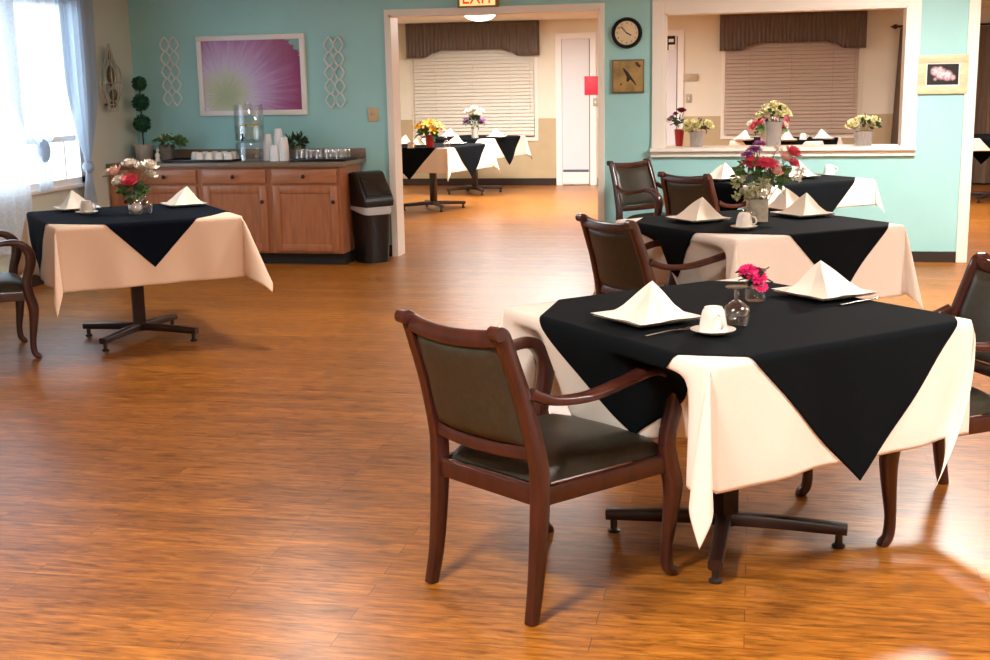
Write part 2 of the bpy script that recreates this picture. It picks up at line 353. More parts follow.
# far windows with closed blinds under pleated valances
def far_window(n, x0, x1, zb, ll, BM):
    fr = MB()
    for q in ((x0 - .05, x0, .66, 2.2), (x1, x1 + .05, .66, 2.2)): fr.bb(q[0], q[1], F - .02, F, q[2], q[3])
    fr.bb(x0 - .05, x1 + .05, F - .03, F, .64, .70)
    struct('window_%d' % n, fr, TRIM)
    t = thing('window_blind', ll[0], 'blind', ((x0 + x1) / 2, F - .06, zb), 0, 'closed blinds in the far room')
    hw = (x1 - x0) / 2 - .004; s = MB(); k = int((2.15 - zb) / .05)
    for i in range(k):
        z = .045 + i * .05
        s.add([(-hw, -.015, z - .0235), (hw, -.015, z - .0235), (hw, .010, z + .027), (-hw, .010, z + .027), (-hw, -.012, z - .0255), (hw, -.012, z - .0255), (hw, .013, z + .0245), (-hw, .013, z + .0245)], [(0, 1, 2, 3), (7, 6, 5, 4), (0, 4, 5, 1), (3, 2, 6, 7)])
    s.build('slats', BM, t, 0); MB().bb(-hw, hw, -.02, .015, 0, .018, .003).build('bottom_rail', BM, t)
    for c in (-.62 * hw, 0, .62 * hw): MB().tube([(c, -.03, .02), (c, -.03, 1.2)], .002, 6).build('ladder_cord', BM, t)
    MB().tube([(hw - .05, -.03, .35), (hw - .048, -.03, 1.4)], .004, 6).build('wand', BM, t)
    v = thing('window_valance', ll[1], 'valance', ((x0 + x1) / 2, F, HF), 0, 'pleated valances in the far room')
    a = (x1 - x0) / 2 + .075; D = .16; peri = 2 * D + 2 * a
    def zbot(x):
        e = a - abs(x); st = min(1, max(0, (e - .28) / .12)); st2 = min(1, max(0, (e - .42) / .10)); return -.485 + .06 * (st * st * (3 - 2 * st)) + .035 * st2
    def vf(u, vv):
        q = u * peri
        pl = .011 * sin(q * 2 * pi / .055) * (.35 + .65 * vv)
        if q < D: x, y = -a, -q
        elif q < D + 2 * a: x, y = -a + q - D, -D + pl
        else: x, y = a, -D + (q - D - 2 * a)
        return (x, min(y, -.002), -.004 + (zbot(x) + .004) * vv)
    MB().grid(vf, 340, 8).build('skirt', VALM, v, 60, .006)
    MB().bb(-a, a, -D, -.002, -.03, -.004).build('mounting_board', VALM, v)
far_window(2, -4.885, -3.115, .72, ('cream closed slat blind in the far room behind the doorway tables', 'taupe pleated valance over the blind seen through the doorway'), BLINDM)
far_window(3, -.43, 1.352, .705, ('closed slat blind seen through the serving hatch, dimmer light in its colour', 'taupe pleated valance seen through the serving hatch'), BLINDDIM)
# far doors
def far_door(n, x0, x1, hl):
    fr = MB(); c = .085
    fr.bb(x0 - c, x0, F - .03, F, 0, 2.065); fr.bb(x1, x1 + c, F - .03, F, 0, 2.065); fr.bb(x0 - c, x1 + c, F - .03, F, 2.065, 2.145)
    d = struct('door_%d' % n, fr, WHITE)
    sl = MB(); sl.bb(x0 + .006, x1 - .012, F - .018, F - .002, .012, 2.06)
    sl.build('door_slab', DOORM, d, 0)
    MB().bb(x0 + .012, x1 - .02, F - .024, F - .018, .02, .19).build('kick_plate', WHITE, d)
    MB().bb(x0 + .012, x1 - .02, F - .026, F - .018, .19, .225).build('kick_strip', mat('kick_strip_grey_%d' % n, rgb(92, 94, 112), .4), d)
    MB().bb(x1 - .012, x1 - .002, F - .02, F - .004, .012, 2.06).build('door_gap', BASEB, d)
    if hl:
        h = MB(); h.lathe([(.03, 0), (.03, .012), (.012, .014), (.012, .05)], 16, M=Matrix.Translation((x1 - .10, F - .018, .93)) @ Matrix.Rotation(pi / 2, 4, 'X')); h.tube([(x1 - .10, F - .066, .93), (x1 - .16, F - .07, .925), (x1 - .22, F - .068, .915)], .011, 8); h.build('door_handle', BRONZE, d)
    return d
far_door(1, -2.72, -2.315, False)
far_door(2, -1.92, -1.085, True)

# ------------------------------------------------------------------ wall fittings
def wall_box(name, label, cat, x0, x1, z0, z1, m, Y=W, d=.012, group=None):
    t = thing(name, label, cat, ((x0 + x1) / 2, Y, (z0 + z1) / 2), 0, group)
    MB().box((0, -d / 2 - .0005, 0), (x1 - x0, d, z1 - z0), .003).build('plate', m, t); return t
t = wall_box('light_switch', 'beige double light switch plate on turquoise wall left of the doorway', 'light switch', -3.275, -3.19, 1.172, 1.292, BEIGEP)
for x in (-.02, .02): MB().box((x, -.016, .006), (.011, .012, .022), .002).build('toggle', BEIGEP, t)
t = wall_box('light_switch', 'small pale light switch under the thermostat beyond the serving hatch', 'light switch', -.965, -.885, 1.15, 1.265, GREYP, F, .012)
MB().box((0, -.018, 0), (.018, .012, .03), .002).build('toggle', WHITE, t)
t = wall_box('light_switch', 'pale light switch below the red notice beside the far door', 'light switch', -2.27, -2.20, 1.12, 1.235, GREYP, F - .03, .012)
MB().box((0, -.018, 0), (.018, .012, .03), .002).build('toggle', WHITE, t)
t = wall_box('thermostat', 'beige thermostat box on the cream wall beyond the serving hatch', 'thermostat', -1.0, -.805, 1.45, 1.545, GREYP, F, .04)
MB().box((0, -.042, .005), (.10, .006, .03), .001).build('dial_window', TAN, t)
t = wall_box('notice', 'red rectangular notice at the right edge of the far door', 'notice', -2.392, -2.197, 1.278, 1.54, REDS, F - .03, .006)
# dark sign on the far door seen through the hatch
a0 = P(664.5, 36, F - .02); a1 = P(675, 50, F - .02)
t = thing('door_sign', 'black and white sign on the white door beyond the hatch', 'sign', ((a0.x + a1.x) / 2, F - .02, (a0.z + a1.z) / 2))
sw, sh = a1.x - a0.x, a0.z - a1.z
MB().box((0, -.004, 0), (sw, .006, sh), .001).build('sign_panel', WHITE, t)
b = MB(); b.box((-sw * .30, -.0085, 0), (sw * .40, .003, sh)); b.box((sw * .2, -.0085, sh * .39), (sw * .6, .003, sh * .22)); b.box((sw * .43, -.0085, sh * .17), (sw * .14, .003, sh * .22)); b.box((sw * .2, -.0085, -.03 * sh), (sw * .6, .003, sh * .18))
b.build('dark_symbol', CLOCKB, t)
# exit sign above the doorway
t = thing('exit_sign', 'lit exit sign with red letters above the doorway', 'exit sign', (-2.28, W, 2.192))
MB().box((0, -.03, .01), (.345, .058, .205), .006).build('housing', EXITB, t)
MB().box((0, -.0605, .012), (.30, .004, .182), .001).build('lit_face', EXITF, t)
text('EXIT', .185, RED_E, t, (.004, -.064, -.008), 'letters').scale = (.72, 1, 1)
# clock
cc = P(627, 33, W); cr = .125
t = thing('wall_clock', 'round black-rimmed clock with cream dial on the turquoise wall', 'clock', (cc.x, W, cc.z))
MX = Matrix.Rotation(pi / 2, 4, 'X')
MB().lathe([(0, .001), (cr, .001), (cr, .02), (cr - .008, .034), (cr - .022, .034), (cr - .030, .02), (0, .02)], 40, M=MX).build('rim', CLOCKB, t)
MB().lathe([(0, .0205), (cr - .03, .0205), (cr - .03, .023), (0, .023)], 40, M=MX).build('dial', CLOCKF, t)
for k in range(1, 13):
    a = k * pi / 6; text(str(k), .022, INK, t, (.078 * sin(a), -.0235, .078 * cos(a)), 'numeral', extrude=.0005)
for nm, ang, ln, wd in (('hour_hand', radians(118), .05, .009), ('minute_hand', radians(-42), .075, .006)):
    MB().box((0, -.026, ln / 2 - .008), (wd, .002, ln), 0, Matrix.Rotation(ang, 4, 'Y')).build(nm, INK, t)
# gold bird panel
def art_bird():
    m, nt, b = newmat('gold_leaf_panel'); v = coords(nt); n = N(nt, 'ShaderNodeTexNoise'); n.inputs['Scale'].default_value = 9; n.inputs['Detail'].default_value = 5; nt.links.new(v, n.inputs['Vector'])
    r = ramp(nt, [(.3, rgb(120, 100, 66)), (.5, rgb(166, 138, 84)), (.72, rgb(196, 160, 100))]); nt.links.new(n.outputs['Fac'], r.inputs['Fac']); nt.links.new(r.outputs['Color'], b.inputs['Base Color']); b.inputs['Roughness'].default_value = .45; b.inputs['Metallic'].default_value = .25
    return m
t = thing('wall_art', 'small square gold panel with a dark perched bird, below the clock', 'picture', (-1.035, W, 1.514))
MB().box((0, -.012, 0), (.262, .022, .27), .003).build('edge_frame', BRONZE, t)
MB().box((0, -.0245, 0), (.24, .003, .246)).build('panel', art_bird(), t)
b = MB()
b.add([(p[0], y, p[1]) for y in (-.026, -.029) for p in ((-.045, .07), (-.03, .062), (.0, .035), (.025, .0), (.075, -.075), (.062, -.07), (.02, -.025), (.0, -.045), (-.012, -.04), (-.01, -.005), (-.03, .04))], [tuple(range(11)), tuple(reversed(range(11, 22)))] + [(i, (i + 1) % 11, (i + 1) % 11 + 11, i + 11) for i in range(11)])
b.build('bird', INK, t, 0)
b = MB(); b.tube([(.07, -.027, .115), (.085, -.027, .09), (.10, -.027, .075)], .012, 8); b.tube([(-.06, -.027, -.06), (-.052, -.027, -.066)], .01, 8); b.build('dark_patches', mat('brown_patina', rgb(84, 54, 32), .6), t)
# framed pink blossom picture
def art_blossom():
    m, nt, b = newmat('blossom_on_black'); v = coords(nt); last = None
    for (x, z, r) in ((-.055, .025, .045), (-.012, .005, .055), (.035, -.008, .05), (-.055, -.035, .024), (.075, -.025, .032), (-.02, .04, .032)):
        vm = N(nt, 'ShaderNodeVectorMath', operation='DISTANCE'); vm.inputs[1].default_value = (x, -.03, z); nt.links.new(v, vm.inputs[0])
        mr = N(nt, 'ShaderNodeMapRange'); mr.inputs['From Min'].default_value = r; mr.inputs['From Max'].default_value = r * .45; nt.links.new(vm.outputs['Value'], mr.inputs['Value'])
        if last is None: last = mr.outputs['Result']
        else:
            mx = N(nt, 'ShaderNodeMath', operation='MAXIMUM'); nt.links.new(last, mx.inputs[0]); nt.links.new(mr.outputs['Result'], mx.inputs[1]); last = mx.outputs[0]
    n = N(nt, 'ShaderNodeTexNoise'); n.inputs['Scale'].default_value = 55; nt.links.new(v, n.inputs['Vector'])
    mu = N(nt, 'ShaderNodeMath', operation='MULTIPLY'); nt.links.new(last, mu.inputs[0]); mr = N(nt, 'ShaderNodeMapRange'); mr.inputs['From Min'].default_value = .3; mr.inputs['From Max'].default_value = .6; mr.inputs['To Min'].default_value = .45; nt.links.new(n.outputs['Fac'], mr.inputs['Value']); nt.links.new(mr.outputs['Result'], mu.inputs[1])
    r = ramp(nt, [(0, rgb(20, 24, 18)), (.45, rgb(190, 150, 160)), (1, rgb(246, 226, 232))]); nt.links.new(mu.outputs[0], r.inputs['Fac']); nt.links.new(r.outputs['Color'], b.inputs['Base Color']); b.inputs['Roughness'].default_value = .3
    return m
t = thing('framed_picture', 'pale wood frame with pink blossoms on black, right of the hatch', 'picture', (1.425, W, 1.482))
fw_, fh_ = .375, .30; b = MB(); k = .062
b.box((0, -.014, fh_ / 2 - k / 2), (fw_, .026, k), .004); b.box((0, -.014, -fh_ / 2 + k / 2), (fw_, .026, k), .004); b.box((-fw_ / 2 + k / 2, -.014, 0), (k, .0255, fh_ - 2 * k), .003); b.box((fw_ / 2 - k / 2, -.014, 0), (k, .0255, fh_ - 2 * k), .003)
b.build('frame', LIGHTW, t)
MB().box((0, -.007, 0), (fw_ - 2 * k, .012, fh_ - 2 * k)).build('print', art_blossom(), t)
b = MB(); q_ = .008
for sx in (-1, 1): b.box((sx * (fw_ / 2 - k - q_ / 2), -.0155, 0), (q_, .006, fh_ - 2 * k)); b.box((0, -.0155, sx * (fh_ / 2 - k - q_ / 2)), (fw_ - 2 * k - 2 * q_, .006, q_))
b.build('mat_edge', WHITE, t)
# big flower picture
def art_flower():
    m, nt, b = newmat('magenta_bloom_print'); L = nt.links; v = coords(nt, loc=(.245, 0, .17))
    sp = N(nt, 'ShaderNodeSeparateXYZ'); L.new(v, sp.inputs[0])
    at = N(nt, 'ShaderNodeMath', operation='ARCTAN2'); L.new(sp.outputs['Z'], at.inputs[0]); L.new(sp.outputs['X'], at.inputs[1])
    cb = N(nt, 'ShaderNodeCombineXYZ'); L.new(sp.outputs['X'], cb.inputs['X']); L.new(sp.outputs['Z'], cb.inputs['Y'])
    ln = N(nt, 'ShaderNodeVectorMath', operation='LENGTH'); L.new(cb.outputs[0], ln.inputs[0])
    cb2 = N(nt, 'ShaderNodeCombineXYZ'); L.new(at.outputs[0], cb2.inputs['X']); L.new(ln.outputs['Value'], cb2.inputs['Y'])
    mp = N(nt, 'ShaderNodeMapping'); mp.inputs['Scale'].default_value = (11, 1.6, 1); L.new(cb2.outputs[0], mp.inputs['Vector'])
    n = N(nt, 'ShaderNodeTexNoise'); n.inputs['Scale'].default_value = 1.7; n.inputs['Detail'].default_value = 5; n.inputs['Roughness'].default_value = .6; L.new(mp.outputs[0], n.inputs['Vector'])
    ma = N(nt, 'ShaderNodeMath', operation='MULTIPLY_ADD'); ma.inputs[1].default_value = .42; L.new(n.outputs['Fac'], ma.inputs[0]); 
    ad = N(nt, 'ShaderNodeMath', operation='SUBTRACT'); ad.inputs[1].default_value = .21; L.new(ln.outputs['Value'], ad.inputs[0]); L.new(ad.outputs[0], ma.inputs[2])
    r = ramp(nt, [(.05, rgb(160, 168, 112)), (.17, rgb(186, 186, 148)), (.24, rgb(198, 180, 200)), (.36, rgb(186, 146, 188)), (.5, rgb(168, 92, 146)), (.68, rgb(152, 52, 104)), (.9, rgb(140, 40, 92))]); L.new(ma.outputs[0], r.inputs['Fac'])
    gx = N(nt, 'ShaderNodeMath', operation='ADD'); L.new(sp.outputs['X'], gx.inputs[0]); L.new(sp.outputs['Z'], gx.inputs[1])
    g2 = N(nt, 'ShaderNodeMath', operation='MULTIPLY_ADD'); g2.inputs[1].default_value = .30; L.new(n.outputs['Fac'], g2.inputs[0]); L.new(gx.outputs[0], g2.inputs[2])
    st = N(nt, 'ShaderNodeMath', operation='GREATER_THAN'); st.inputs[1].default_value = 1.19; L.new(g2.outputs[0], st.inputs[0])
    mx = N(nt, 'ShaderNodeMix', data_type='RGBA'); mx.inputs['B'].default_value = rgb(138, 178, 172); L.new(st.outputs[0], mx.inputs['Factor']); L.new(r.outputs['Color'], mx.inputs['A']); L.new(mx.outputs['Result'], b.inputs['Base Color']); b.inputs['Roughness'].default_value = .18
    return m
t = thing('framed_picture', 'large white framed magenta flower close-up above the sideboard', 'picture', (-4.323, W, 1.585))
b = MB(); fw_, fh_, k = 1.0, .69, .045
b.box((0, -.016, fh_ / 2 - k / 2), (fw_, .03, k), .003); b.box((0, -.016, -fh_ / 2 + k / 2), (fw_, .03, k), .003); b.box((-fw_ / 2 + k / 2, -.016, 0), (k, .0295, fh_ - 2 * k), .003); b.box((fw_ / 2 - k / 2, -.016, 0), (k, .0295, fh_ - 2 * k), .003)
b.build('frame', WHITE, t); MB().box((0, -.008, 0), (fw_ - 2 * k, .014, fh_ - 2 * k)).build('print', art_flower(), t)
# white lattices
def lattice(x, z, label):
    t = thing('wall_lattice', label, 'wall decoration', (x, W, z), 0, 'white lattice panels beside the flower picture'); b = MB(); wd, hh, n = .17, .585, 5
    for cx in (-wd / 4, wd / 4):
        for i in range(n):
            cz = -hh / 2 + hh / n * (i + .5); A = wd / 4 * 1.06; B = hh / n / 2 * 1.08; pts = []
            for q in range(17):
                a = 2 * pi * q / 16; e = 1.6
                pts.append((cx + A * math.copysign(abs(cos(a)) ** e, cos(a)), -.012, cz + B * math.copysign(abs(sin(a)) ** e, sin(a))))
            b.sweep(pts, .02, .014, (0, 1, 0), 8, 3, steps=2)
    b.build('rings', WHITEM, t)
lattice(-5.083, 1.63, 'white ring lattice left of the magenta flower picture')
lattice(-3.563, 1.592, 'white ring lattice right of the magenta flower picture')
# pineapple shaped ornament on the left wall
t = thing('wall_ornament', 'silver wire finial ornament on the left wall beside the window', 'wall decoration', (XL, 9.90, 1.30))
prof = [(.05, 0), (.055, .03), (.05, .06), (.085, .12), (.118, .2), (.122, .28), (.10, .36), (.06, .40), (.042, .45), (.03, .5), (.016, .535), (.008, .565)]
for k in range(10):
    a = 2 * pi * k / 10 + .1; MB().tube([(.075 + r * cos(a) * .5, r * sin(a) * 1.3, z) for r, z in prof], .0045, 6).build('wire', SILVERW, t)
b = MB()
for r, z in ((.05, .06), (.12, .24), (.045, .43)): b.tube([(.075 + r * .5 * cos(q * pi / 12), r * 1.3 * sin(q * pi / 12), z) for q in range(25)], .005, 6)
b.build('hoops', SILVERW, t); b = MB(); b.ball((.075, 0, .06), .03); b.ball((.075, 0, .3), (.032, .09)); b.ball((.075, .025, .14), (.035, .05)); b.bb(0, .075, -.008, .008, .05, .066); b.ball((.075, 0, .47), (.015, .05)); b.build('inner_leaves', DGOLD, t)

# ------------------------------------------------------------------ curtains at the left window
def sheet(label, name, fn, nu, nv, m, extra=None, cat='curtain', group='sheer curtains at the left window'):
    t = thing(name, label, cat, (XL, 0, 0), 0, group); MB().grid(fn, nu, nv).build('panel', m, t, 60); return t
def lf(u, v):
    y = 6.9 + 1.55 * u; return (.13 + .018 * sin(u * 75) * (.4 + .6 * v) + .008 * sin(u * 31 + 1), y + .02 * v * sin(u * 20), 2.28 - 1.96 * v)
sheet('long white lace curtain hanging to the floor at the left photo edge', 'lace_curtain', lf, 150, 30, LACE)
def tied(y0, y1, ky, kz, zt, tail, wtail, amp, off, gp=6, gq=.76):
    def fn(u, v):
        L1, L2 = zt - kz, kz - tail; s = v * (L1 + L2); z = zt - s; yf = y0 + (y1 - y0) * u
        if s < L1:
            q = s / L1; g = min(.95, .22 * q ** gp + .73 * max(0, (q - gq) / (1 - gq)) ** 1.5)
        else:
            q = (s - L1) / max(L2, 1e-4); g = .95 - .95 * 0
        if s < L1: y = yf + (ky - yf) * g
        else: y = ky + (u - .5) * ((y1 - y0) * .05 + wtail * ((s - L1) / L2) ** .7)
        a = amp * (1 - .6 * g)
        return (off + a * sin(u * 46) + .006 * sin(u * 17), y, z)
    return fn
t = sheet('lace curtain gathered in a knot at the middle of the window', 'lace_curtain', tied(8.28, 9.24, 8.80, 1.05, 2.28, .72, .16, .02, .055), 120, 60, LACE)
MB().ball((.06, 8.80, 1.03), (.052, .09), 14, 10).build('knot', SHEER, t)
t = sheet('pale blue sheer curtain tied in a knot at the right window edge', 'sheer_curtain', tied(9.14, 9.64, 9.38, .86, 2.28, .56, .2, .022, .09, 3, .5), 110, 60, SHEER)
b = MB(); b.ball((.09, 9.38, .865), (.045, .05), 14, 10); b.tube([(.09, 9.34, .84), (.11, 9.38, .86), (.09, 9.43, .9)], [.02, .035, .015], 10); b.build('knot', SHEER, t)
t = thing('curtain_rod', 'white curtain rod above the left window lace', 'curtain rod', (XL + .09, 0, 2.29)); MB().tube([(0, 6.6, 0), (0, 9.75, 0)], .012, 10).build('rod', WHITE, t); MB().ball((0, 9.76, 0), .022).build('finial', WHITE, t); MB().bb(-.09, 0, 9.70, 9.715, -.01, .01).build('bracket', WHITE, t)
# brown drape in the far right corner
t = thing('brown_drape', 'brown floor-length drape in the far room right of the hatch', 'curtain', (0, F - .12, 0)); x0, x1 = 1.86, 3.6
MB().grid(lambda u, v: (x0 + .08 * v * (1 - u) * -1 + (x1 - x0) * u, .04 * sin(u * 62) * (.5 + .5 * v), 2.09 - 2.06 * v), 160, 10).build('panel', DRAPE, t, 60)
t = thing('curtain_rod', 'dark curtain rod with pointed finial beyond the hatch', 'curtain rod', (0, F - .12, 2.11)); MB().tube([(1.82, 0, 0), (3.7, 0, 0)], .016, 10).build('rod', KNOB, t)
MB().lathe([(.008, -.005), (.034, .02), (.03, .05), (.014, .07), (.002, .1)], 12, M=Matrix.Translation((1.83, 0, 0)) @ Matrix.Rotation(-pi / 2, 4, 'Y')).build('finial', KNOB, t); MB().bb(1.95, 1.97, 0, .119, -.01, .01).build('bracket', KNOB, t)

# ------------------------------------------------------------------ sideboard run with worktop
CY, CT = 9.86, .862                    # cabinet face, worktop height
us = [XL + .006, -5.232, -4.607, -3.982, -3.357]
def cabinet(x0, x1, label, knob_right):
    t = thing('base_cabinet', label, 'cabinet', ((x0 + x1) / 2, CY, 0), 0, 'oak base cabinets under the worktop'); h = (x1 - x0) / 2 - .0015; D = W - CY - .016
    MB().bb(-h, h, .001, D, .1, .822).build('carcass', OAK, t)
    MB().bb(-h, h, .065, D - .02, 0, .0995).build('toe_kick', TOEK, t)
    g = min(.028, h * .2)
    d = MB().bb(-h + g, h - g, -.02, 0, .688, .806, .006).build('drawer', OAKH, t); q = MB(); q.lathe([(.006, 0), (.006, .012), (.016, .018), (.017, .026), (.008, .032), (0, .032)], 14, M=Matrix.Translation((0, -.02, .747)) @ MX); q.build('knob', KNOB, d)
    dh = h - g; z0, z1, k = .118, .668, .06
    b = MB(); b.bb(-dh, -dh + k, -.02, 0, z0, z1, .004); b.bb(dh - k, dh, -.02, 0, z0, z1, .004); b.bb(-dh + k, dh - k, -.0195, 0, z0, z0 + k, .003); b.bb(-dh + k, dh - k, -.0195, 0, z1 - k, z1, .003); b.bb(-dh + k, dh - k, -.010, -.002, z0 + k, z1 - k)
    dr = b.build('door', OAK, t, 30); q = MB(); q.lathe([(.006, 0), (.006, .012), (.016, .018), (.017, .026), (.008, .032), (0, .032)], 14, M=Matrix.Translation((dh * knob_right - .03 * (1 if knob_right > 0 else -1), -.02, z1 - .13)) @ MX); q.build('knob', KNOB, dr)
    return t
for i, lb in enumerate(('narrow oak cabinet in the corner behind the vase, left end of sideboard', 'oak cabinet under the black tray of white cups', 'oak cabinet standing below the drink dispenser', 'oak cabinet at the right end beside the black bin')):
    cabinet(us[i], us[i + 1], lb, 1)
t = thing('worktop', 'taupe laminate worktop with low backsplash along the sideboard', 'worktop', (0, CY, .823))
MB().bb(XL + .004, -3.312, -.035, W - CY - .002, .0005, .039, .006).build('slab', COUNTER, t); MB().bb(XL + .004, -3.312, W - CY - .02, W - CY - .002, .039, .125, .003).build('backsplash', COUNTER, t)
# bin
def rsec(w, d, z, n=28, p=5):
    return [(w / 2 * math.copysign(abs(cos(a)) ** (2 / p), cos(a)), d / 2 * math.copysign(abs(sin(a)) ** (2 / p), sin(a)), z) for a in [2 * pi * i / n for i in range(n)]]
def loft(secs):
    b = MB(); n = len(secs[0]); v = [p for s in secs for p in s]; f = []
    for i in range(len(secs) - 1):
        for q in range(n): f.append((i * n + q, i * n + (q + 1) % n, (i + 1) * n + (q + 1) % n, (i + 1) * n + q))
    f.append(tuple(reversed(range(n)))); f.append(tuple((len(secs) - 1) * n + q for q in range(n))); return b.add(v, f)
bp_ = P(371.5, 235, 10.13)
t = thing('rubbish_bin', 'tall black swing-lid bin with white bag rim beside the sideboard', 'bin', (bp_.x, 10.13, 0), radians(48))
loft([rsec(.22, .245, 0), rsec(.225, .25, .02), rsec(.266, .295, .46), rsec(.272, .302, .468)]).build('body', BINM, t)
def wavy(s, a): return [(x, y, z - a * (.5 - y / .3)) for x, y, z in s]
loft([wavy(rsec(.272, .303, .454), .045), wavy(rsec(.28, .311, .458), .045), wavy(rsec(.282, .313, .466), .035), rsec(.274, .303, .476)]).build('bag_rim', BAGM, t)
lid = MB(); hw = .141; pr = [(-.155, .477), (-.16, .52), (-.148, .56), (-.03, .735), (0, .76), (.05, .768), (.12, .752), (.153, .70), (.155, .477)]
lid.add([(x, y, z) for x in (-hw, hw) for y, z in pr], [tuple(range(9)), tuple(reversed(range(9, 18)))] + [(i, (i + 1) % 9, (i + 1) % 9 + 9, i + 9) for i in range(9)]); lo = lid.build('lid', BINM, t, 30)
md = lo.modifiers.new('bevel', 'BEVEL'); md.width = .012; md.segments = 3
fl = MB(); ang = atan2(.735 - .56, .118); Mx = Matrix.Translation((0, -.091, .65)) @ Matrix.Rotation(ang, 4, 'X')
fl.box((0, 0, .004), (.225, .185, .012), .005, Mx); fl.build('swing_flap', BINF, lo)

# ------------------------------------------------------------------ dining furniture
def lemniscate_table(n=240):
    A = .5991; pts = []; s = 0; prev = None; out = []
    for i in range(n + 1):
        th = pi / 4 - pi / 2 * i / n; r = A * sqrt(max(0, cos(2 * th))); p = (r * cos(th), r * sin(th))
        if prev: s += hypot(p[0] - prev[0], p[1] - prev[1])
        out.append((s, r, th)); prev = p
    return [(a / s, r, th) for a, r, th in out]
LEM = lemniscate_table()
def lem(q):
    q = min(max(q, 0), 1); lo, hi = 0, len(LEM) - 1
    while hi - lo > 1:
        m_ = (lo + hi) // 2
        if LEM[m_][0] <= q: lo = m_
        else: hi = m_
    a, b_ = LEM[lo], LEM[hi]; t = (q - a[0]) / max(b_[0] - a[0], 1e-9); return a[1] + (b_[1] - a[1]) * t, a[2] + (b_[2] - a[2]) * t
SQ = 1.015; HA = SQ / 2
def drape(u, v, e, push, ears, seed):
    """cloth point (u,v) on a square table of half side HA -> local position; e lifts it off the table by a hair"""
    a = HA + .004 + e; R = .012; su = 1 if u >= 0 else -1; sv = 1 if v >= 0 else -1; p = abs(u) - a; q = abs(v) - a
    w1 = sin(u * 9 + v * 4 + seed) + .6 * sin(u * 5 - v * 13 + seed * 2.1)
    if p <= 0 and q <= 0: return Vector((u, v, e + .0006 * w1))
    def hang(t):
        if t < pi * R / 2: return R * sin(t / R), -R * (1 - cos(t / R))
        return R, -R - (t - pi * R / 2)
    if p > 0 and q > 0:
        r = hypot(p, q) * .96; phi = atan2(q, p) / (pi / 2); sc, rot, spread, lu, lv = ears.get((su, sv), (.5, .2, 1, 0, 0))
        rho, th = lem(phi); rho *= sc; th = th * spread + rot * sin(pi * phi); d = pi / 4 + th
        ho, dz = hang(r); f = max(0, min(1, r / .05))
        x = a + R * f * .7 + r * sin(rho) * cos(d); y = a + R * f * .7 + r * sin(rho) * sin(d); z = -r * cos(rho) * f + dz * (1 - f)
        wv = .010 * sin(phi * 9 + seed) * min(1, r / .3)
        return Vector((su * (x + wv + lu * r * r * 2), sv * (y - wv + lv * r * r * 2), z + e))
    t = p if p > 0 else q; lat = v if p > 0 else u; s_ = su if p > 0 else sv
    out, dz = hang(t); k = min(1, t / .3)
    out += .03 * t + k * (.010 * sin(lat * 11 + seed + s_) + .006 * sin(lat * 23 + seed * 3)) * (1 - (abs(lat) / HA) ** 6)
    key = ('x', su) if p > 0 else ('y', sv)
    if key in push:
        D, c, hw, fall, dents = push[key]; wgt = max(0, min(1, (hw + fall - abs(lat - c)) / fall)); wgt = wgt * wgt * (3 - 2 * wgt)
        t0 = max(0, t - .02); out -= D * wgt * t0 * t0 / (t0 + .06) / .37; dz *= 1 - .06 * wgt
        for lc, dd, dw in dents: out -= dd * math.exp(-((lat - lc) / dw) ** 4) * (1 - math.exp(-max(0, t - .045) / .045))
    kz = min(1, t / .03); ez = e * (1 - (2.2 if key in push else 1) * kz)
    if p > 0: return Vector((su * (a + out), v, ez + dz))
    return Vector((u, sv * (a + out), ez + dz))
TH = .756
def table_thing(x, y, ang, label, clabel, olabel, half=.872, oh=.63, oc=(0, 0), push={}, ears={}, seed=0., white=None, black=None, detail=1.):
    rz = radians(ang)
    t = thing('dining_table', label, 'table', (x, y, 0), rz, 'pedestal dining tables')
    MB().bb(-HA, HA, -HA, HA, TH - .032, TH, .006).build('tabletop', TOPW, t)
    MB().bb(-.16, .16, -.16, .16, TH - .045, TH - .0325).build('top_plate', DARKW, t)
    MB().bb(-.034, .034, -.034, .034, .05, TH - .0455, .006).build('column', DARKW, t)
    for k in range(4):
        a = pi / 4 + k * pi / 2; M = Matrix.Rotation(a, 4, 'Z')
        ar = MB().sweep([(.0, 0, .075), (.15, 0, .073), (.39, 0, .062)], [.05, .05, .046], [.046, .044, .036], (0, 1, 0), 12, 4, M, 3).build('base_arm', DARKW, t)
        MB().lathe([(.02, 0), (.022, .008), (.012, .014), (.012, .045)], 12, (.365, 0, 0), M).build('glide', BASEB, ar)
    n = int(120 * detail)
    c = tag(MB().grid(lambda i, j: drape((2 * i - 1) * half, (2 * j - 1) * half, .002, push, ears, seed), n, n).build('tablecloth', white or CLOTHW, None, 70, .0012), clabel, 'tablecloth', 'pale square tablecloths'); c.location = (x, y, TH); c.rotation_euler = (0, 0, rz)
    def ov(i, j):
        a_, b_ = (2 * i - 1) * oh, (2 * j - 1) * oh; k = 1 / sqrt(2); return drape(oc[0] + (a_ - b_) * k, oc[1] + (a_ + b_) * k, .0055, push, ears, seed)
    o = tag(MB().grid(ov, n, n).build('table_overlay', black or CLOTHB, None, 70, .0012), olabel, 'tablecloth', 'dark square overlays laid cornerwise'); o.location = (x, y, TH); o.rotation_euler = (0, 0, rz)
    return Matrix.Translation((x, y, TH + .007)) @ Matrix.Rotation(rz, 4, 'Z')

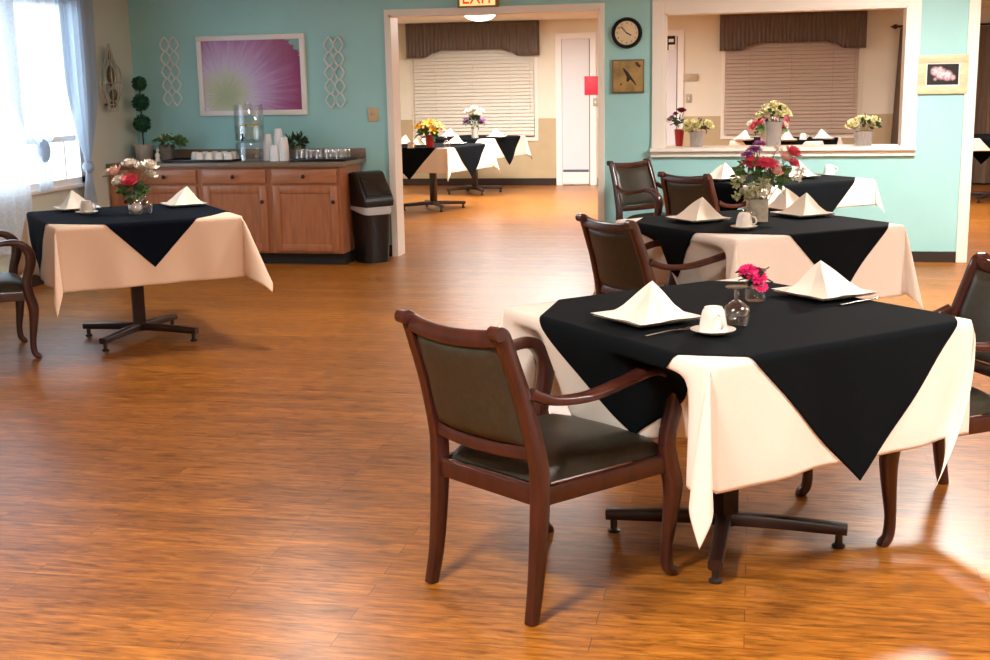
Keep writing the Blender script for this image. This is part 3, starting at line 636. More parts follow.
# --- armchair prototype (faces +y)
def make_chair(label):
    t = thing('armchair', label, 'chair', (0, 0, 0), 0, 'mahogany armchairs')
    def yb(z):                     # line of the back posts
        pts = [(0, -.285), (.12, -.262), (.3, -.245), (.42, -.242), (.5, -.252), (.65, -.292), (.78, -.338), (.86, -.368)]
        for (z0, y0), (z1, y1) in zip(pts, pts[1:]):
            if z <= z1: return y0 + (y1 - y0) * (z - z0) / (z1 - z0)
        return pts[-1][1]
    for s in (-1, 1):
        x = s * .212; xt = s * .192
        b = MB(); zs = [0, .12, .3, .42, .5, .65, .77, .81]
        b.sweep([(x + s * .004 * (z < .1) + (xt - x) * max(0, z - .4) / .41, yb(z), z) for z in zs] + [(xt, -.362, .838), (xt, -.385, .848)], [.034, .036, .04, .04, .038, .036, .036, .038, .038, .034], [.036, .044, .054, .056, .054, .048, .046, .046, .04, .026], (1, 0, 0), 12, 4)
        b.tube([(xt - .019, -.378, .842), (xt + .019, -.378, .842)], .02, 12, side=(0, 1, .01)); b.build('back_post', WOOD, t)
        # arm with scrolled front, then cabriole front leg
        a = MB(); X = [.212, .228, .250, .266, .272, .272, .270, .266]
        a.sweep([(s * X[0], -.272, .662), (s * X[1], -.2, .634), (s * X[2], -.08, .628), (s * X[3], .05, .648), (s * X[4], .14, .664), (s * X[5], .215, .658), (s * X[6], .268, .61), (s * X[6], .275, .55), (s * X[7], .252, .47), (s * X[7], .243, .42)],
                [.032, .042, .05, .052, .052, .05, .048, .044, .042, .044], [.034, .028, .026, .026, .03, .042, .056, .058, .05, .052], (1, 0, 0), 12, 3.4); a.build('armrest', WOOD, t)
        l = MB(); l.sweep([(s * .264, .243, .425), (s * .266, .252, .36), (s * .27, .268, .29), (s * .268, .262, .2), (s * .264, .25, .1), (s * .264, .254, .035), (s * .266, .272, .012), (s * .267, .285, .0)],
                [.046, .054, .054, .042, .032, .032, .04, .034], [.052, .056, .058, .046, .034, .036, .034, .018], (1, 0, 0), 12, 3); l.build('front_leg', WOOD, t)
    def bow(s): return -.028 * (1 - s * s)
    # crest rail dips in the middle
    b = MB(); b.sweep([(s * .192, yb(.825 - .012 * (1 - s * s)) + bow(s) * .9, .826 - .014 * (1 - s * s)) for s in (-1, -.6, -.2, .2, .6, 1)], .03, .05, (0, 1, -.1), 12, 3.4); b.build('crest_rail', WOOD, t)
    b = MB(); b.sweep([(s * .2, yb(.49) + bow(s) * .8, .488 - .004 * (1 - s * s)) for s in (-1, -.6, -.2, .2, .6, 1)], .026, .042, (0, 1, -.1), 12, 4); b.build('lower_rail', WOOD, t)
    def pad(side):
        def fn(u, v):
            s = 2 * u - 1; z = .508 + .298 * v - .012 * (1 - s * s) * v; bul = .020 * (max(0, 1 - abs(s) ** 6) * max(0, 1 - abs(2 * v - 1) ** 6)) ** .5
            return (s * (.190 - .018 * v), yb(z) + bow(s) * .9 + side * (.006 + bul), z)
        return fn
    b = MB(); b.grid(pad(1), 18, 18); b.grid(pad(-1), 18, 18); b.build('back_pad', VINYL, t, 50)
    # seat rails and cushion
    def wx(y): return .205 + (.262 - .205) * (y + .23) / .47
    b = MB(); b.sweep([(-.2, -.242, .362), (.2, -.242, .362)], .026, .056, (0, 1, 0), 10, 5); b.sweep([(-.262, .236, .362), (-.12, .256, .362), (.12, .256, .362), (.262, .236, .362)], .026, .056, (0, 1, 0), 10, 5)
    for s in (-1, 1): b.sweep([(s * .212, -.235, .362), (s * .262, .235, .362)], .026, .056, (1, 0, 0), 10, 5)
    b.build('seat_rail', WOOD, t)
    def cush(u, v):
        y = -.222 + .485 * v; fr = max(0, (v - .8) / .2); s = 2 * u - 1; hwid = wx(y) - .012 - .012 * (abs(2 * v - 1) ** 10)
        e = (max(0, 1 - abs(s) ** 5) * max(0, 1 - abs(2 * v - 1) ** 7)) ** .42
        return (s * hwid, y + .012 * fr * (1 - s * s), .39 + .056 * e + .014 * (1 - s * s) * (1 - (2 * v - 1) ** 2))
    b = MB(); b.grid(cush, 28, 28); b.add([cush(i / 28, j)[:2] + (.384,) for i, j in ((0, 0), (28, 0), (28, 1), (0, 1))], [(0, 3, 2, 1)]); b.build('seat_cushion', VINYL, t, 50)
    return t
chair = make_chair('mahogany armchair nearest the camera, its back turned to us')
chair.location = (-.597, 3.556, 0); chair.rotation_euler = (0, 0, radians(55 - 90))
for (x, y, a, lb) in ((.555, 4.33, 207, 'armchair at the right photo edge, cut off, facing the front table'),
                      (-.408, 6.06, 43, 'armchair seen from behind at the left of the middle table'),
                      (-.26, 8.89, 56, 'armchair with its back to us at the table below the serving hatch'),
                      (-.715, 9.755, -43, 'armchair standing against turquoise wall below the clock and gold panel'),
                      (-4.345, 6.255, 40.2, 'armchair at the left photo edge beside the window table')):
    dup(chair, lb, (x, y, 0), radians(a - 90))

T1 = table_thing(-.073, 3.95, 42.65, 'pedestal table nearest the camera, draped in cream and black', 'cream tablecloth on the front table, long corner hanging at centre', 'black overlay on the front table with a goblet and pink flowers',
    oc=(.03, -.045), push={('x', -1): (.17, .06, .36, .12, ((-.25, .15, .15), (.383, .05, .08))), ('x', 1): (.06, -.16, .3, .1, ())}, ears={(-1, -1): (.42, -.3, .9, -.03, 0), (1, -1): (.2, .3, 1, -.5, 0), (-1, 1): (.5, 0, .9, 0, 0)}, seed=.4, detail=1.35)
T2 = table_thing(.008, 6.522, 38.1, 'pedestal table in the middle of the right row, stone vase on it', 'pinkish cream tablecloth on the middle table', 'black overlay on the middle table with tall pink bouquet',
    oc=(.10, .06), push={('x', -1): (.2, .0, .30, .16, ((-.30, .12, .13), (.22, .08, .09)))}, ears={(-1, -1): (.5, .3, .9, 0, 0), (1, -1): (.4, -.2, 1, 0, 0)}, seed=1.7)
T3 = table_thing(.11, 9.35, 40, 'pedestal table standing under the serving hatch by the turquoise wall', 'cream tablecloth on the table under the serving hatch', 'black overlay on the table under the serving hatch',
    oc=(.0, .04), half=.70, push={('x', -1): (.2, .0, .30, .16, ((-.30, .12, .13), (.22, .08, .09)))}, seed=2.9)
T4 = table_thing(-3.637, 6.811, 39.8, 'pedestal table beside the lace-curtained window, cross base showing', 'cream tablecloth on the table beside the window, dim warm light in its colour', 'navy black overlay on the table beside the window',
    oc=(.0, .115), ears={(-1, -1): (.4, .5, .9, 0, 0), (1, -1): (.8, .4, 1, 0, 0), (-1, 1): (.5, 0, 1, 0, 0)}, seed=4.2, white=CLOTHDIM, black=CLOTHN)
T5 = table_thing(-3.768, 14.48, -17, 'table just beyond the doorway, yellow flowers on it', 'white tablecloth on the nearer table beyond the doorway', 'black overlay on the nearer table beyond the doorway', seed=5.5, half=.80)
T6 = table_thing(-3.738, 16.617, -17, 'table against the far blind beyond the doorway, white bouquet on it', 'cream tablecloth on the further table beyond the doorway', 'black overlay on the further table beyond the doorway', seed=6.1, half=.78)
T8 = table_thing(.36, 15.3, -17, 'table in the far room seen through the serving hatch', 'white tablecloth on the table seen through the hatch', 'black overlay on the table seen through the hatch', seed=7.3)
T9 = table_thing(2.78, 15.6, 8, 'table in the far room at the right edge of the photo', 'pale tablecloth on the table at the far right edge', 'black overlay on the table at the far right edge', seed=8.8, half=.66)

# ------------------------------------------------------------------ table settings
def loc_on(px, py, z=TH + .0075): p = Q(px, py, z); return p
def rpanel(w, h, k=.006):
    return MB().grid(lambda u, v: ((2 * u - 1) * w / 2, (2 * v - 1) * w / 2, k + h * max(abs(2 * u - 1), abs(2 * v - 1)) ** 6), 16, 16)
def plate_mesh():
    b = rpanel(.25, .014, .006); b.grid(lambda u, v: ((2 * u - 1) * .12, (2 * v - 1) * .12, .0005 + .0125 * max(abs(2 * u - 1), abs(2 * v - 1)) ** 5), 16, 16)
    b.add([], []); return b.mesh('plate', CHINA, 50)
PLATE = plate_mesh()
def napkin_mesh(seed, w=.165, h=.112):
    r = random.Random(seed); sk = r.uniform(-.03, .03)
    def fn(u, v):                       # rings run round the square, so the four ridges fall on mesh edges
        a = 2 * pi * u; k = max(abs(cos(a)), abs(sin(a))); mm = v; x, y = mm * cos(a) / k, mm * sin(a) / k
        d = min(abs(x), abs(y)) / max(mm, 1e-6)
        cr = (1 - d) * .022 * sin(pi * min(1, mm)) * mm            # faces sink between the four ridges
        z = max(0, h * (1 - mm) ** .92 - cr * .8) + .002
        fl = 1 + .18 * max(0, mm - .7) / .3 * d
        return (x * w / 2 * fl + sk * (1 - mm), y * w / 2 * fl + .01 * sin(3 * x + seed) * mm, z + .003 * (1 + sin(5 * x + 4 * y + seed)) * mm * (1 - mm) * 4)
    return MB().grid(fn, 48, 20, None, True).mesh('napkin', NAPKIN, 35)
NAPS = [napkin_mesh(i) for i in range(3)]
def setting(px, py, ang, where, i=0, plate=True, group=True, npos=None):
    p = loc_on(px, py)
    if plate: tag(place(PLATE, 'dinner_plate', None, p, (0, 0, radians(ang))), 'square white plate under the napkin ' + where, 'plate', 'square plates on the dining tables')
    tag(place(NAPS[i % 3], 'folded_napkin', None, (p.x, p.y, p.z + (.0095 if plate else 0)), (0, 0, radians(ang + 4))), 'white pyramid napkin ' + where, 'napkin', 'pyramid napkins on the dining tables')
setting(647, 321, 42, 'on the front table, nearer the camera', 0)
setting(824, 296, 40, 'on the front table, right of the pink flowers', 1)
setting(698, 221, 38, 'on the middle table, left of the upturned cup', 2)
setting(803, 216, 38, 'on the middle table, right of the stone vase', 0)
setting(789, 210, 30, 'just behind the stone vase on the middle table', 1)
setting(722, 180, 40, 'left of the bouquet on the table under the hatch', 2)
setting(797, 178, 40, 'right of the bouquet on the table under the hatch', 0)
setting(77, 210, 40, 'left side of the window table', 1)
setting(184, 206, 40, 'right side of the window table', 2)
setting(404, 145, 10, 'by the doorway jamb on the table with yellow flowers', 0)
setting(420, 146, 0, 'directly left of the yellow flowers beyond the doorway', 1)
setting(455, 144.5, 0, 'right of the yellow flowers beyond the doorway', 2)
setting(449, 137.2, 0, 'left of the white bouquet on the further table', 0)
setting(497, 137.5, 0, 'right of the white bouquet on the further table', 1)
setting(743, 140.5, 0, 'beyond the hatch, left of the tall tin pot', 2)
setting(786, 141, 0, 'beyond the hatch, right of the tall tin pot', 0)
setting(823, 139.5, 0, 'beyond the hatch, nearest the right tin pot', 1)
# cups upside down on saucers
SAUCER = MB().lathe([(0, .001), (.035, .001), (.04, .005), (.064, .013), (.066, .016), (.062, .016), (.038, .008), (0, .008)], 28).mesh('saucer', CHINA, 40)
CUPB = MB().lathe([(.043, 0), (.042, .004), (.039, .025), (.034, .052), (.030, .064), (.027, .067), (.026, .072), (.023, .072), (.021, .067), (0, .066)], 28).mesh('cup_body', CHINA, 40)
CUPH = MB().tube([(.036, 0, .018), (.055, 0, .02), (.062, 0, .036), (.052, 0, .052), (.034, 0, .055)], .0045, 8, side=(0, 1, 0)).mesh('handle', CHINA)
def cup(p, ang, label, sl=None):
    if sl:
        tag(place(SAUCER, 'saucer', None, p), sl, 'saucer', 'white saucers'); p = Vector((p.x, p.y, p.z + .0085))
    t = thing('coffee_cup', label, 'cup', p, radians(ang), 'white cups turned upside down'); place(CUPB, 'bowl', t); place(CUPH, 'handle', t); return t
cup(loc_on(713, 334), -62, 'white cup turned upside down on the front table', 'saucer under the cup on the front table')
cup(loc_on(744, 229), -20, 'white cup turned upside down beside the stone vase', 'saucer beside the stone vase on the middle table')
cup(loc_on(87, 214), 0, 'white cup turned upside down on the window table', 'saucer on the window table')
cup(loc_on(829, 174), 0, 'white cup at the right on the table under the hatch')
cup(loc_on(411, 148), 0, 'small white cup by the doorway jamb on the table beyond')
cup(loc_on(803, 139.5), 20, 'small white cup beyond the hatch, between the tin pots')
# goblets standing on their rims
GOB = MB().shell([(.030, 0), (.038, .02), (.041, .04), (.036, .062), (.020, .075), (.007, .082), (.006, .092), (.009, .098), (.006, .104), (.008, .112), (.03, .119), (.034, .121), (.034, .123), (0, .124)], 24).mesh('goblet', GLASS, 50)
def goblet(p, label): return tag(place(GOB, 'goblet', None, p), label, 'glass', 'goblets turned upside down')
goblet(loc_on(736, 327), 'clear goblet upside down behind the cup on the front table')
goblet(loc_on(749, 222), 'clear goblet upside down in front of the stone vase')
goblet(loc_on(146, 213), 'clear goblet beside the flower vase on the window table')
goblet(loc_on(447, 147.5), 'tiny clear goblet right of the yellow flowers beyond the doorway')
# cutlery
def cutlery(p, ang, label, kind):
    b = MB()
    if kind == 'fork':
        b.sweep([(-.09, 0, .003), (0, 0, .006), (.04, 0, .004), (.055, 0, .004)], [.012, .007, .007, .022], .0025, (0, 1, 0), 8, 3)
        for k in (-.0085, -.003, .003, .0085): b.sweep([(.052, k, .004), (.075, k, .002), (.095, k, .005)], .003, .002, (0, 1, 0), 6, 3)
    else: b.sweep([(-.1, 0, .003), (0, 0, .004), (.01, 0, .004), (.06, 0, .003), (.1, .002, .003)], [.014, .011, .016, .018, .006], .003, (0, 1, 0), 8, 3)
    return tag(place(b.mesh(kind, STEEL), kind, None, p, (0, 0, radians(ang))), label, kind)
cutlery(loc_on(668, 333), 48, 'steel fork right of the nearer plate on the front table', 'fork')
cutlery(loc_on(860, 302), 48, 'steel knife beside the right plate on the front table', 'knife')

# ------------------------------------------------------------------ flowers
def petal(b, M, L, wd, cup_, n=3):
    b.grid(lambda u, v: ((2 * u - 1) * wd * sin(pi * (.12 + .80 * v)) ** .7, L * v, cup_ * L * v * v + .25 * wd * (2 * u - 1) ** 2), 2, n, M)
def bloom_mesh(kind, m, seed=0):
    r = random.Random(seed); b = MB()
    if kind == 'rose':
        for ring, (n, tilt, L) in enumerate(((6, 8, 1.0), (6, 35, .9), (5, 60, .75), (3, 80, .55))):
            for k in range(n): petal(b, Matrix.Rotation(2 * pi * (k + .5 * ring) / n + r.uniform(-.2, .2), 4, 'Z') @ Matrix.Rotation(radians(tilt), 4, 'X'), L, .46, .35)
        b.ball((0, 0, .25), .3, 8, 6)
    elif kind == 'gerbera':
        for ring, (n, tilt, L) in enumerate(((16, 6, 1), (14, 20, .8), (10, 36, .5))):
            for k in range(n): petal(b, Matrix.Rotation(2 * pi * (k + .5 * ring) / n, 4, 'Z') @ Matrix.Rotation(radians(tilt + r.uniform(-6, 6)), 4, 'X'), L, .17, -.15)
        b.ball((0, 0, .1), (.26, .14), 10, 6)
    elif kind == 'lily':
        for ring in range(2):
            for k in range(3): petal(b, Matrix.Rotation(2 * pi * (k + .5 * ring) / 3, 4, 'Z') @ Matrix.Rotation(radians(48), 4, 'X'), 1.15, .26, -.55, 5)
    elif kind == 'spray':
        for k in range(16):
            d = Vector((r.uniform(-1, 1), r.uniform(-1, 1), r.uniform(-.6, 1))).normalized() * r.uniform(.45, .9)
            for q in range(5): petal(b, Matrix.Translation(d) @ Matrix.Rotation(r.uniform(0, 6), 4, 'Y') @ Matrix.Rotation(2 * pi * q / 5, 4, 'Z') @ Matrix.Rotation(.5, 4, 'X'), .32, .12, .1, 2)
    return b.mesh('bloom', m, 60)
BC = {}
def bloom(kind, m):
    if (kind, m.name) not in BC: BC[kind, m.name] = bloom_mesh(kind, m, len(BC))
    return BC[kind, m.name]
def foliage(m, parent, c, R, n, leaf, seed, up=.3, name='foliage'):
    r = random.Random(seed); b = MB()
    for k in range(n):
        d = Vector((r.gauss(0, 1), r.gauss(0, 1), r.gauss(0, 1) * .7 + up)).normalized(); q = r.uniform(.35, 1) ** .6
        pos = Vector(c) + Vector((d.x * R[0], d.y * R[0], d.z * R[1])) * q
        M = Matrix.Translation(pos) @ d.to_track_quat('Y', 'Z').to_matrix().to_4x4() @ Matrix.Rotation(r.uniform(0, 6.3), 4, 'Y') @ Matrix.Rotation(r.uniform(-.6, .6), 4, 'X')
        L = leaf * r.uniform(.7, 1.25); b.grid(lambda u, v: ((2 * u - 1) * L * .3 * sin(pi * (.08 + .9 * v)), L * (v - .3), .1 * L * (2 * u - 1) ** 2 - .2 * L * v * v), 2, 3, M)
    return b.build(name, m, parent, 60)
def stems(parent, pts, m=LEAF, r=.0022):
    for a, b_ in pts: MB().tube([a, (Vector(a) * .5 + Vector(b_) * .5) + Vector((0, 0, .008)), b_], r, 6).build('stem', m, parent)
def arrangement(name, label, p, vessel, blooms, leaf=None, group=None, base=.0, top=.1, rz=0, stem_to=True, cat='flowers'):
    """vessel: (part name, mesh builder, material, solid); blooms: (kind, material, dx, dy, dz, r) seen with x to the photo's right"""
    t = thing(name, label, cat, p, rz, group)
    for nm, b, m, so in vessel: b.build(nm, m, t, 40, so)
    for j, (kind, m, x, y, z, r) in enumerate(blooms):
        d = Vector((x, y, z - top + .05)); d = (d.normalized() + Vector((0, -.35, .15))).normalized()
        o = place(bloom(kind, m), 'bloom', t, (x, y, z), d.to_track_quat('Z', 'Y').to_euler(), r)
        if stem_to: MB().tube([(x * .12, y * .12, max(base, top * .4)), (x * .5, y * .5, top + (z - top) * .5), (x, y, z)], .002, 6).build('stem', LEAF, t)
    for k, (m, c, R, n, lf_, sd) in enumerate(leaf or []): foliage(m, t, c, R, n, lf_, sd)
    return t
CA = radians(8)                        # x of an arrangement runs along the photo's horizontal
def square_vase(w0, w1, h, n=16, p=8):
    secs = [rsec(w0, w0, 0, n, p), rsec(w1, w1, h, n, p), rsec(w1 - .012, w1 - .012, h, n, p), rsec(w0 - .012, w0 - .012, .01, n, p)]; return loft(secs)
# front table: little glass with magenta gerberas
b = MB().shell([(0, .002), (.03, .002), (.034, .01), (.036, .05), (.032, .07), (.033, .074)], 20)
arrangement('flower_vase', 'small clear vase of magenta daisies on the front table', loc_on(755, 301), [('vase', b, GLASS, 0)],
    [('gerbera', P_MAG, -.030, 0, .105, .034), ('gerbera', P_MAG, .002, -.02, .085, .036), ('gerbera', P_MAG, .012, -.02, .056, .03), ('gerbera', P_DRED, .012, .03, .10, .028)], [(LEAFD, (-.008, 0, .082), (.035, .03), 12, .04, 3)], top=.07, rz=CA)
# middle table: stone cube vase with a tall bouquet
arrangement('flower_vase', 'stone cube vase with tall pink and purple bouquet on the middle table', loc_on(757, 221), [('vase', square_vase(.10, .105, .115), STONE, 0)],
    [('gerbera', P_ROSE, -.035, -.03, .305, .06), ('gerbera', P_ROSE, .035, -.05, .30, .058), ('gerbera', P_PINK, .075, -.02, .295, .045), ('gerbera', P_PURP, -.02, .02, .365, .045), ('gerbera', P_PURP, .01, .03, .395, .038), ('gerbera', P_PURP, -.055, .02, .34, .035),
     ('rose', P_PINK, .165, 0, .335, .05), ('rose', P_PEACH, .13, -.02, .31, .045), ('rose', P_PINK, .165, -.01, .285, .042), ('spray', P_WHITE, .20, 0, .235, .05), ('spray', P_WHITE, .09, .01, .36, .035), ('rose', P_PEACH, .08, -.05, .245, .04), ('spray', SAGE, -.085, -.03, .21, .06), ('spray', SAGE, -.03, -.06, .17, .06), ('spray', SAGE, -.09, -.02, .14, .045), ('spray', SAGE, .02, -.06, .205, .05), ('spray', P_WHITE, .03, -.07, .16, .045)],
    [(LEAF, (-.04, 0, .23), (.085, .10), 40, .055, 5), (LEAF, (.09, .02, .21), (.09, .08), 34, .055, 6)], top=.115, rz=CA)
# window table: glass pitcher vase
b = MB().shell([(0, .002), (.04, .002), (.044, .02), (.042, .05), (.03, .08), (.032, .115), (.042, .13)], 20)
arrangement('flower_vase', 'glass vase of white and pink roses on the window table', loc_on(136, 214), [('vase', b, GLASS, 0), ('pebbles', MB().ball((0, 0, .035), (.036, .03), 14, 8), CHINA, 0)],
    [('rose', P_PINK, .005, -.06, .185, .058), ('rose', P_PEACH, -.10, 0, .235, .058), ('rose', P_WHITE, -.065, -.04, .185, .052), ('rose', P_WHITE, -.02, .02, .275, .056), ('rose', P_WHITE, .045, .02, .255, .054), ('rose', P_WHITE, .10, .0, .265, .058), ('rose', P_WHITE, -.145, .02, .23, .045), ('rose', P_WHITE, .095, .02, .215, .045)],
    [(LEAF, (0, -.02, .135), (.075, .045), 50, .06, 8)], top=.12, rz=CA)
# beyond the doorway
b = MB().lathe([(.035, 0), (.04, .01), (.05, .08), (.045, .12), (.055, .14), (.045, .14), (.03, .02), (0, .015)], 18)
arrangement('flower_vase', 'red vase with yellow lilies on the table beyond the doorway', loc_on(430, 147.5), [('vase', b, REDV, 0)],
    [('lily', P_YELL, -.09, 0, .22, .085), ('lily', P_YELL, .0, -.03, .25, .085), ('lily', P_YELL, .09, 0, .23, .08), ('lily', P_ORNG, .13, .02, .20, .06), ('lily', P_YELL, -.03, .03, .20, .08), ('lily', P_YELL, -.13, .02, .24, .06), ('lily', P_YELL, .04, -.05, .19, .07)],
    [(LEAF, (-.02, 0, .16), (.11, .06), 40, .08, 9)], top=.14, rz=CA)
b = MB().lathe([(.045, 0), (.05, .01), (.04, .1), (.05, .14), (.04, .14), (.03, .02), (0, .015)], 18)
arrangement('flower_vase', 'white bouquet in a pale vase in front of the far blind', loc_on(475, 138), [('vase', b, POTW, 0)],
    [('rose', P_WHITE, x, y, z, .06) for x, y, z in ((-.08, 0, .33), (0, -.03, .37), (.08, 0, .33), (-.04, .02, .29), (.04, -.04, .30), (0, .03, .34))] + [('spray', P_PURP, -.11, 0, .22, .06), ('spray', P_PURP, .10, 0, .21, .06)],
    [(LEAFD, (0, 0, .20), (.12, .10), 50, .07, 10)], top=.14, rz=CA)
b = MB().lathe([(.045, 0), (.05, .01), (.05, .14), (.04, .14), (.03, .02), (0, .015)], 18)
arrangement('flower_vase', 'pink mixed bouquet on the far table behind the middle tin pot', loc_on(765, 142), [('vase', b, POTW, 0)],
    [('rose', P_PINK, -.06, 0, .2, .07), ('rose', P_PEACH, .10, 0, .21, .07), ('rose', P_ROSE, .15, -.02, .17, .06), ('rose', P_WHITE, .2, 0, .18, .06), ('rose', P_PINK, -.12, 0, .16, .06), ('rose', P_WHITE, -.16, .02, .2, .05), ('rose', P_PINK, .22, .02, .23, .05)],
    [(LEAF, (.04, 0, .13), (.18, .06), 50, .08, 11)], top=.14, rz=CA)
# on the hatch sill
SY = W + .16; SZ = HZ0 + .0005
def tin(px, label, h, w0, w1, blooms, leaves):
    p = P(px, 145, SY); arrangement('flower_pot', label, (p.x, SY, SZ), [('tin_pot', square_vase(w0, w1, h), GALV, 0)], blooms, leaves, 'tin pots of flowers on the hatch sill', top=h, rz=radians(5))
tin(696.5, 'tin pot of cream roses at the left end of hatch sill', .125, .10, .125, [('rose', P_CREAM, -.055, -.03, .145, 0.065), ('rose', P_CREAM, .0, -.05, .165, 0.058), ('rose', P_CREAM, .085, -.03, .165, 0.058), ('rose', P_CREAM, -.02, -.01, .18, 0.052), ('rose', P_CREAM, -.075, -.02, .19, 0.039)], [(LEAFD, (.01, 0, .16), (.12, .05), 26, .05, 12)])
tin(773, 'tall tin pot of cream roses in the middle of hatch sill', .20, .115, .14, [('rose', P_CREAM, x, y, z, r * 1.25) for x, y, z, r in ((-.09, 0, .24, .05), (-.04, -.04, .265, .05), (.03, -.04, .25, .055), (.09, 0, .25, .05), (0, 0, .31, .05), (-.05, .02, .30, .04), (.06, .02, .295, .045))], [(LEAFD, (0, 0, .255), (.13, .07), 34, .05, 13)])
tin(863, 'low tin pot of cream roses at the right end of hatch sill', .115, .12, .145, [('rose', P_CREAM, -.075, -.03, .155, 0.072), ('rose', P_CREAM, .045, -.04, .16, 0.072), ('rose', P_CREAM, -.02, -.01, .19, 0.058), ('rose', P_CREAM, .085, 0, .185, 0.055), ('rose', P_CREAM, .02, .02, .195, 0.052)], [(LEAFD, (0, 0, .16), (.13, .06), 34, .05, 14)])
p = P(683.5, 145, SY + .03); b = MB().lathe([(.028, 0), (.03, .01), (.042, .14), (.034, .14), (.024, .02), (0, .015)], 18)
arrangement('flower_vase', 'slim red vase with dark red flowers at the hatch sill left end', (p.x - .04, SY + .09, SZ), [('vase', b, REDV, 0)], [('rose', P_DRED, .015, 0, .28, .045), ('rose', P_DRED, -.03, 0, .26, .03), ('rose', P_PURP, -.06, .01, .235, .025), ('rose', P_PINK, -.03, .0, .20, .025)], [(LEAFD, (0, 0, .19), (.05, .06), 22, .05, 15)], top=.14, rz=radians(5))

# ------------------------------------------------------------------ things on the worktop
ZT = CT + .0005
def fuzzy_ball(parent, c, R, seed):
    r = random.Random(seed); b = MB(); b.ball(c, R * .86, 16, 10)
    for k in range(260):
        d = Vector((r.gauss(0, 1), r.gauss(0, 1), r.gauss(0, 1))).normalized(); M = Matrix.Translation(Vector(c) + d * R * .9) @ d.to_track_quat('Y', 'Z').to_matrix().to_4x4() @ Matrix.Rotation(r.uniform(0, 6), 4, 'Y') @ Matrix.Rotation(r.uniform(.2, 1), 4, 'X'); L = R * .3
        b.grid(lambda u, v: ((2 * u - 1) * L * .3 * sin(pi * (.1 + .85 * v)), L * (v - .3), 0), 1, 2, M)
    return b.build('leaf_ball', BOX, parent, 60)
TY = 10.24; p = P(144, 150, TY)
t = thing('topiary', 'triple ball topiary in whitewashed pot in the corner of the worktop', 'plant', (p.x, TY, ZT))
MB().lathe([(.062, 0), (.066, .005), (.082, .12), (.088, .12), (.088, .14), (.078, .14), (.072, .11), (0, .11)], 24).build('pot', POTW, t)
za = [P(144, y, TY).z - ZT for y in (123.5, 102.5, 83.5)]
MB().tube([(0, 0, .08), (0, 0, za[2])], .006, 8).build('trunk', KNOB, t)
for z, R, s in zip(za, (.077, .075, .064), (1, 2, 3)): fuzzy_ball(t, (0, 0, z), R, s)
p = P(167, 150, 10.16)
t = arrangement('potted_plant', 'grey pot with white blossoms beside the ball topiary', (p.x, 10.16, ZT), [('pot', square_vase(.095, .12, .14), POTG, 0)], [('rose', P_WHITE, -.03, -.02, .19, .035), ('rose', P_WHITE, .03, -.02, .20, .035), ('rose', P_WHITE, -.06, 0, .18, .03)], [(LEAF, (.03, 0, .175), (.13, .045), 60, .06, 21)], top=.14, rz=CA, cat='plant')
# small white jug beside it
p = P(157.5, 155, 10.08); t = thing('figurine', 'small white figurine standing beside the grey pot on the worktop', 'figurine', (p.x, 10.08, ZT)); MB().lathe([(.022, 0), (.026, .008), (.018, .03), (.024, .055), (.012, .075), (.006, .085)], 16).build('body', CHINA, t); MB().ball((.004, -.002, .098), .016, 12, 8).build('head', CHINA, t)
def tray(px, Y, wx, wy, label, py=160):
    p = P(px, py, Y); t = thing('serving_tray', label, 'tray', (p.x, Y, ZT), 0, 'black serving trays on the worktop'); b = MB(); b.bb(-wx / 2, wx / 2, -wy / 2, wy / 2, 0, .006, .002)
    for s in (-1, 1): b.bb(s * wx / 2 - .006, s * wx / 2 + .006, -wy / 2, wy / 2, .004, .022, .002); b.bb(-wx / 2, wx / 2, s * wy / 2 - .006, s * wy / 2 + .006, .004, .022, .002)
    b.build('tray_body', BLACKP, t); return p
p = tray(205, 10.10, .62, .32, 'black tray of upturned white cups on the worktop')
k = 0
for iy in range(2):
    for ix in range(5 if iy else 4):
        cp = cup(Vector((p.x - .02 + ix * .09 - (.09 if iy else 0), 10.04 + iy * .11, ZT + .0065)), 80 + 20 * (ix % 3), 'white cup upside down in the %s row on the black worktop tray, %s' % (('front', 'back')[iy], ('leftmost', 'second from left', 'third from left', 'fourth from left', 'rightmost of five')[ix]), None)
# drink dispenser
p = P(250.5, 150, 10.12); rD = .123
t = thing('drink_dispenser', 'glass drink dispenser of lemon water on the worktop', 'drink dispenser', (p.x, 10.12, ZT)); R0 = .124
zt_ = P(250, 104, 10.12).z - ZT
MB().shell([(R0 * .9, 0), (R0, .006), (R0, .15), (R0 * .96, .16), (R0 * .55, .165), (0, .165)], 32).build('glass_stand', GLASS, t)
MB().shell([(0, .17), (R0 * .9, .172), (R0, .185), (R0, zt_ - .03), (R0 * .95, zt_ - .015)], 32).build('jar', GLASS, t)
MB().lathe([(0, .176), (R0 * .94, .178), (R0 * .95, .30), (0, .30)], 32).build('water', WATER, t)
b = MB(); b.lathe([(R0 * .5, zt_ - .016), (R0 * .99, zt_ - .014), (R0 * .99, zt_ - .004), (R0 * .5, zt_), (.02, zt_), (.02, zt_ + .018), (0, zt_ + .02)], 32); b.build('glass_lid', GLASS, t)
for k in range(7):
    a = k * 2 * pi / 7; MB().lathe([(0, -.003), (.03, -.003), (.03, .003), (0, .003)], 16, M=Matrix.Translation((.062 * cos(a), .062 * sin(a), .302 + .006 * (k % 2))) @ Matrix.Rotation(.25 * sin(k * 2), 4, 'X')).build('lemon_slice', LEMON, t)
b = MB(); b.tube([(0, -R0 + .005, .20), (0, -R0 - .035, .20), (0, -R0 - .04, .175)], .01, 10, side=(1, 0, 0)); b.box((0, -R0 - .03, .222), (.012, .02, .03), .003); b.build('spigot', BLACKP, t)
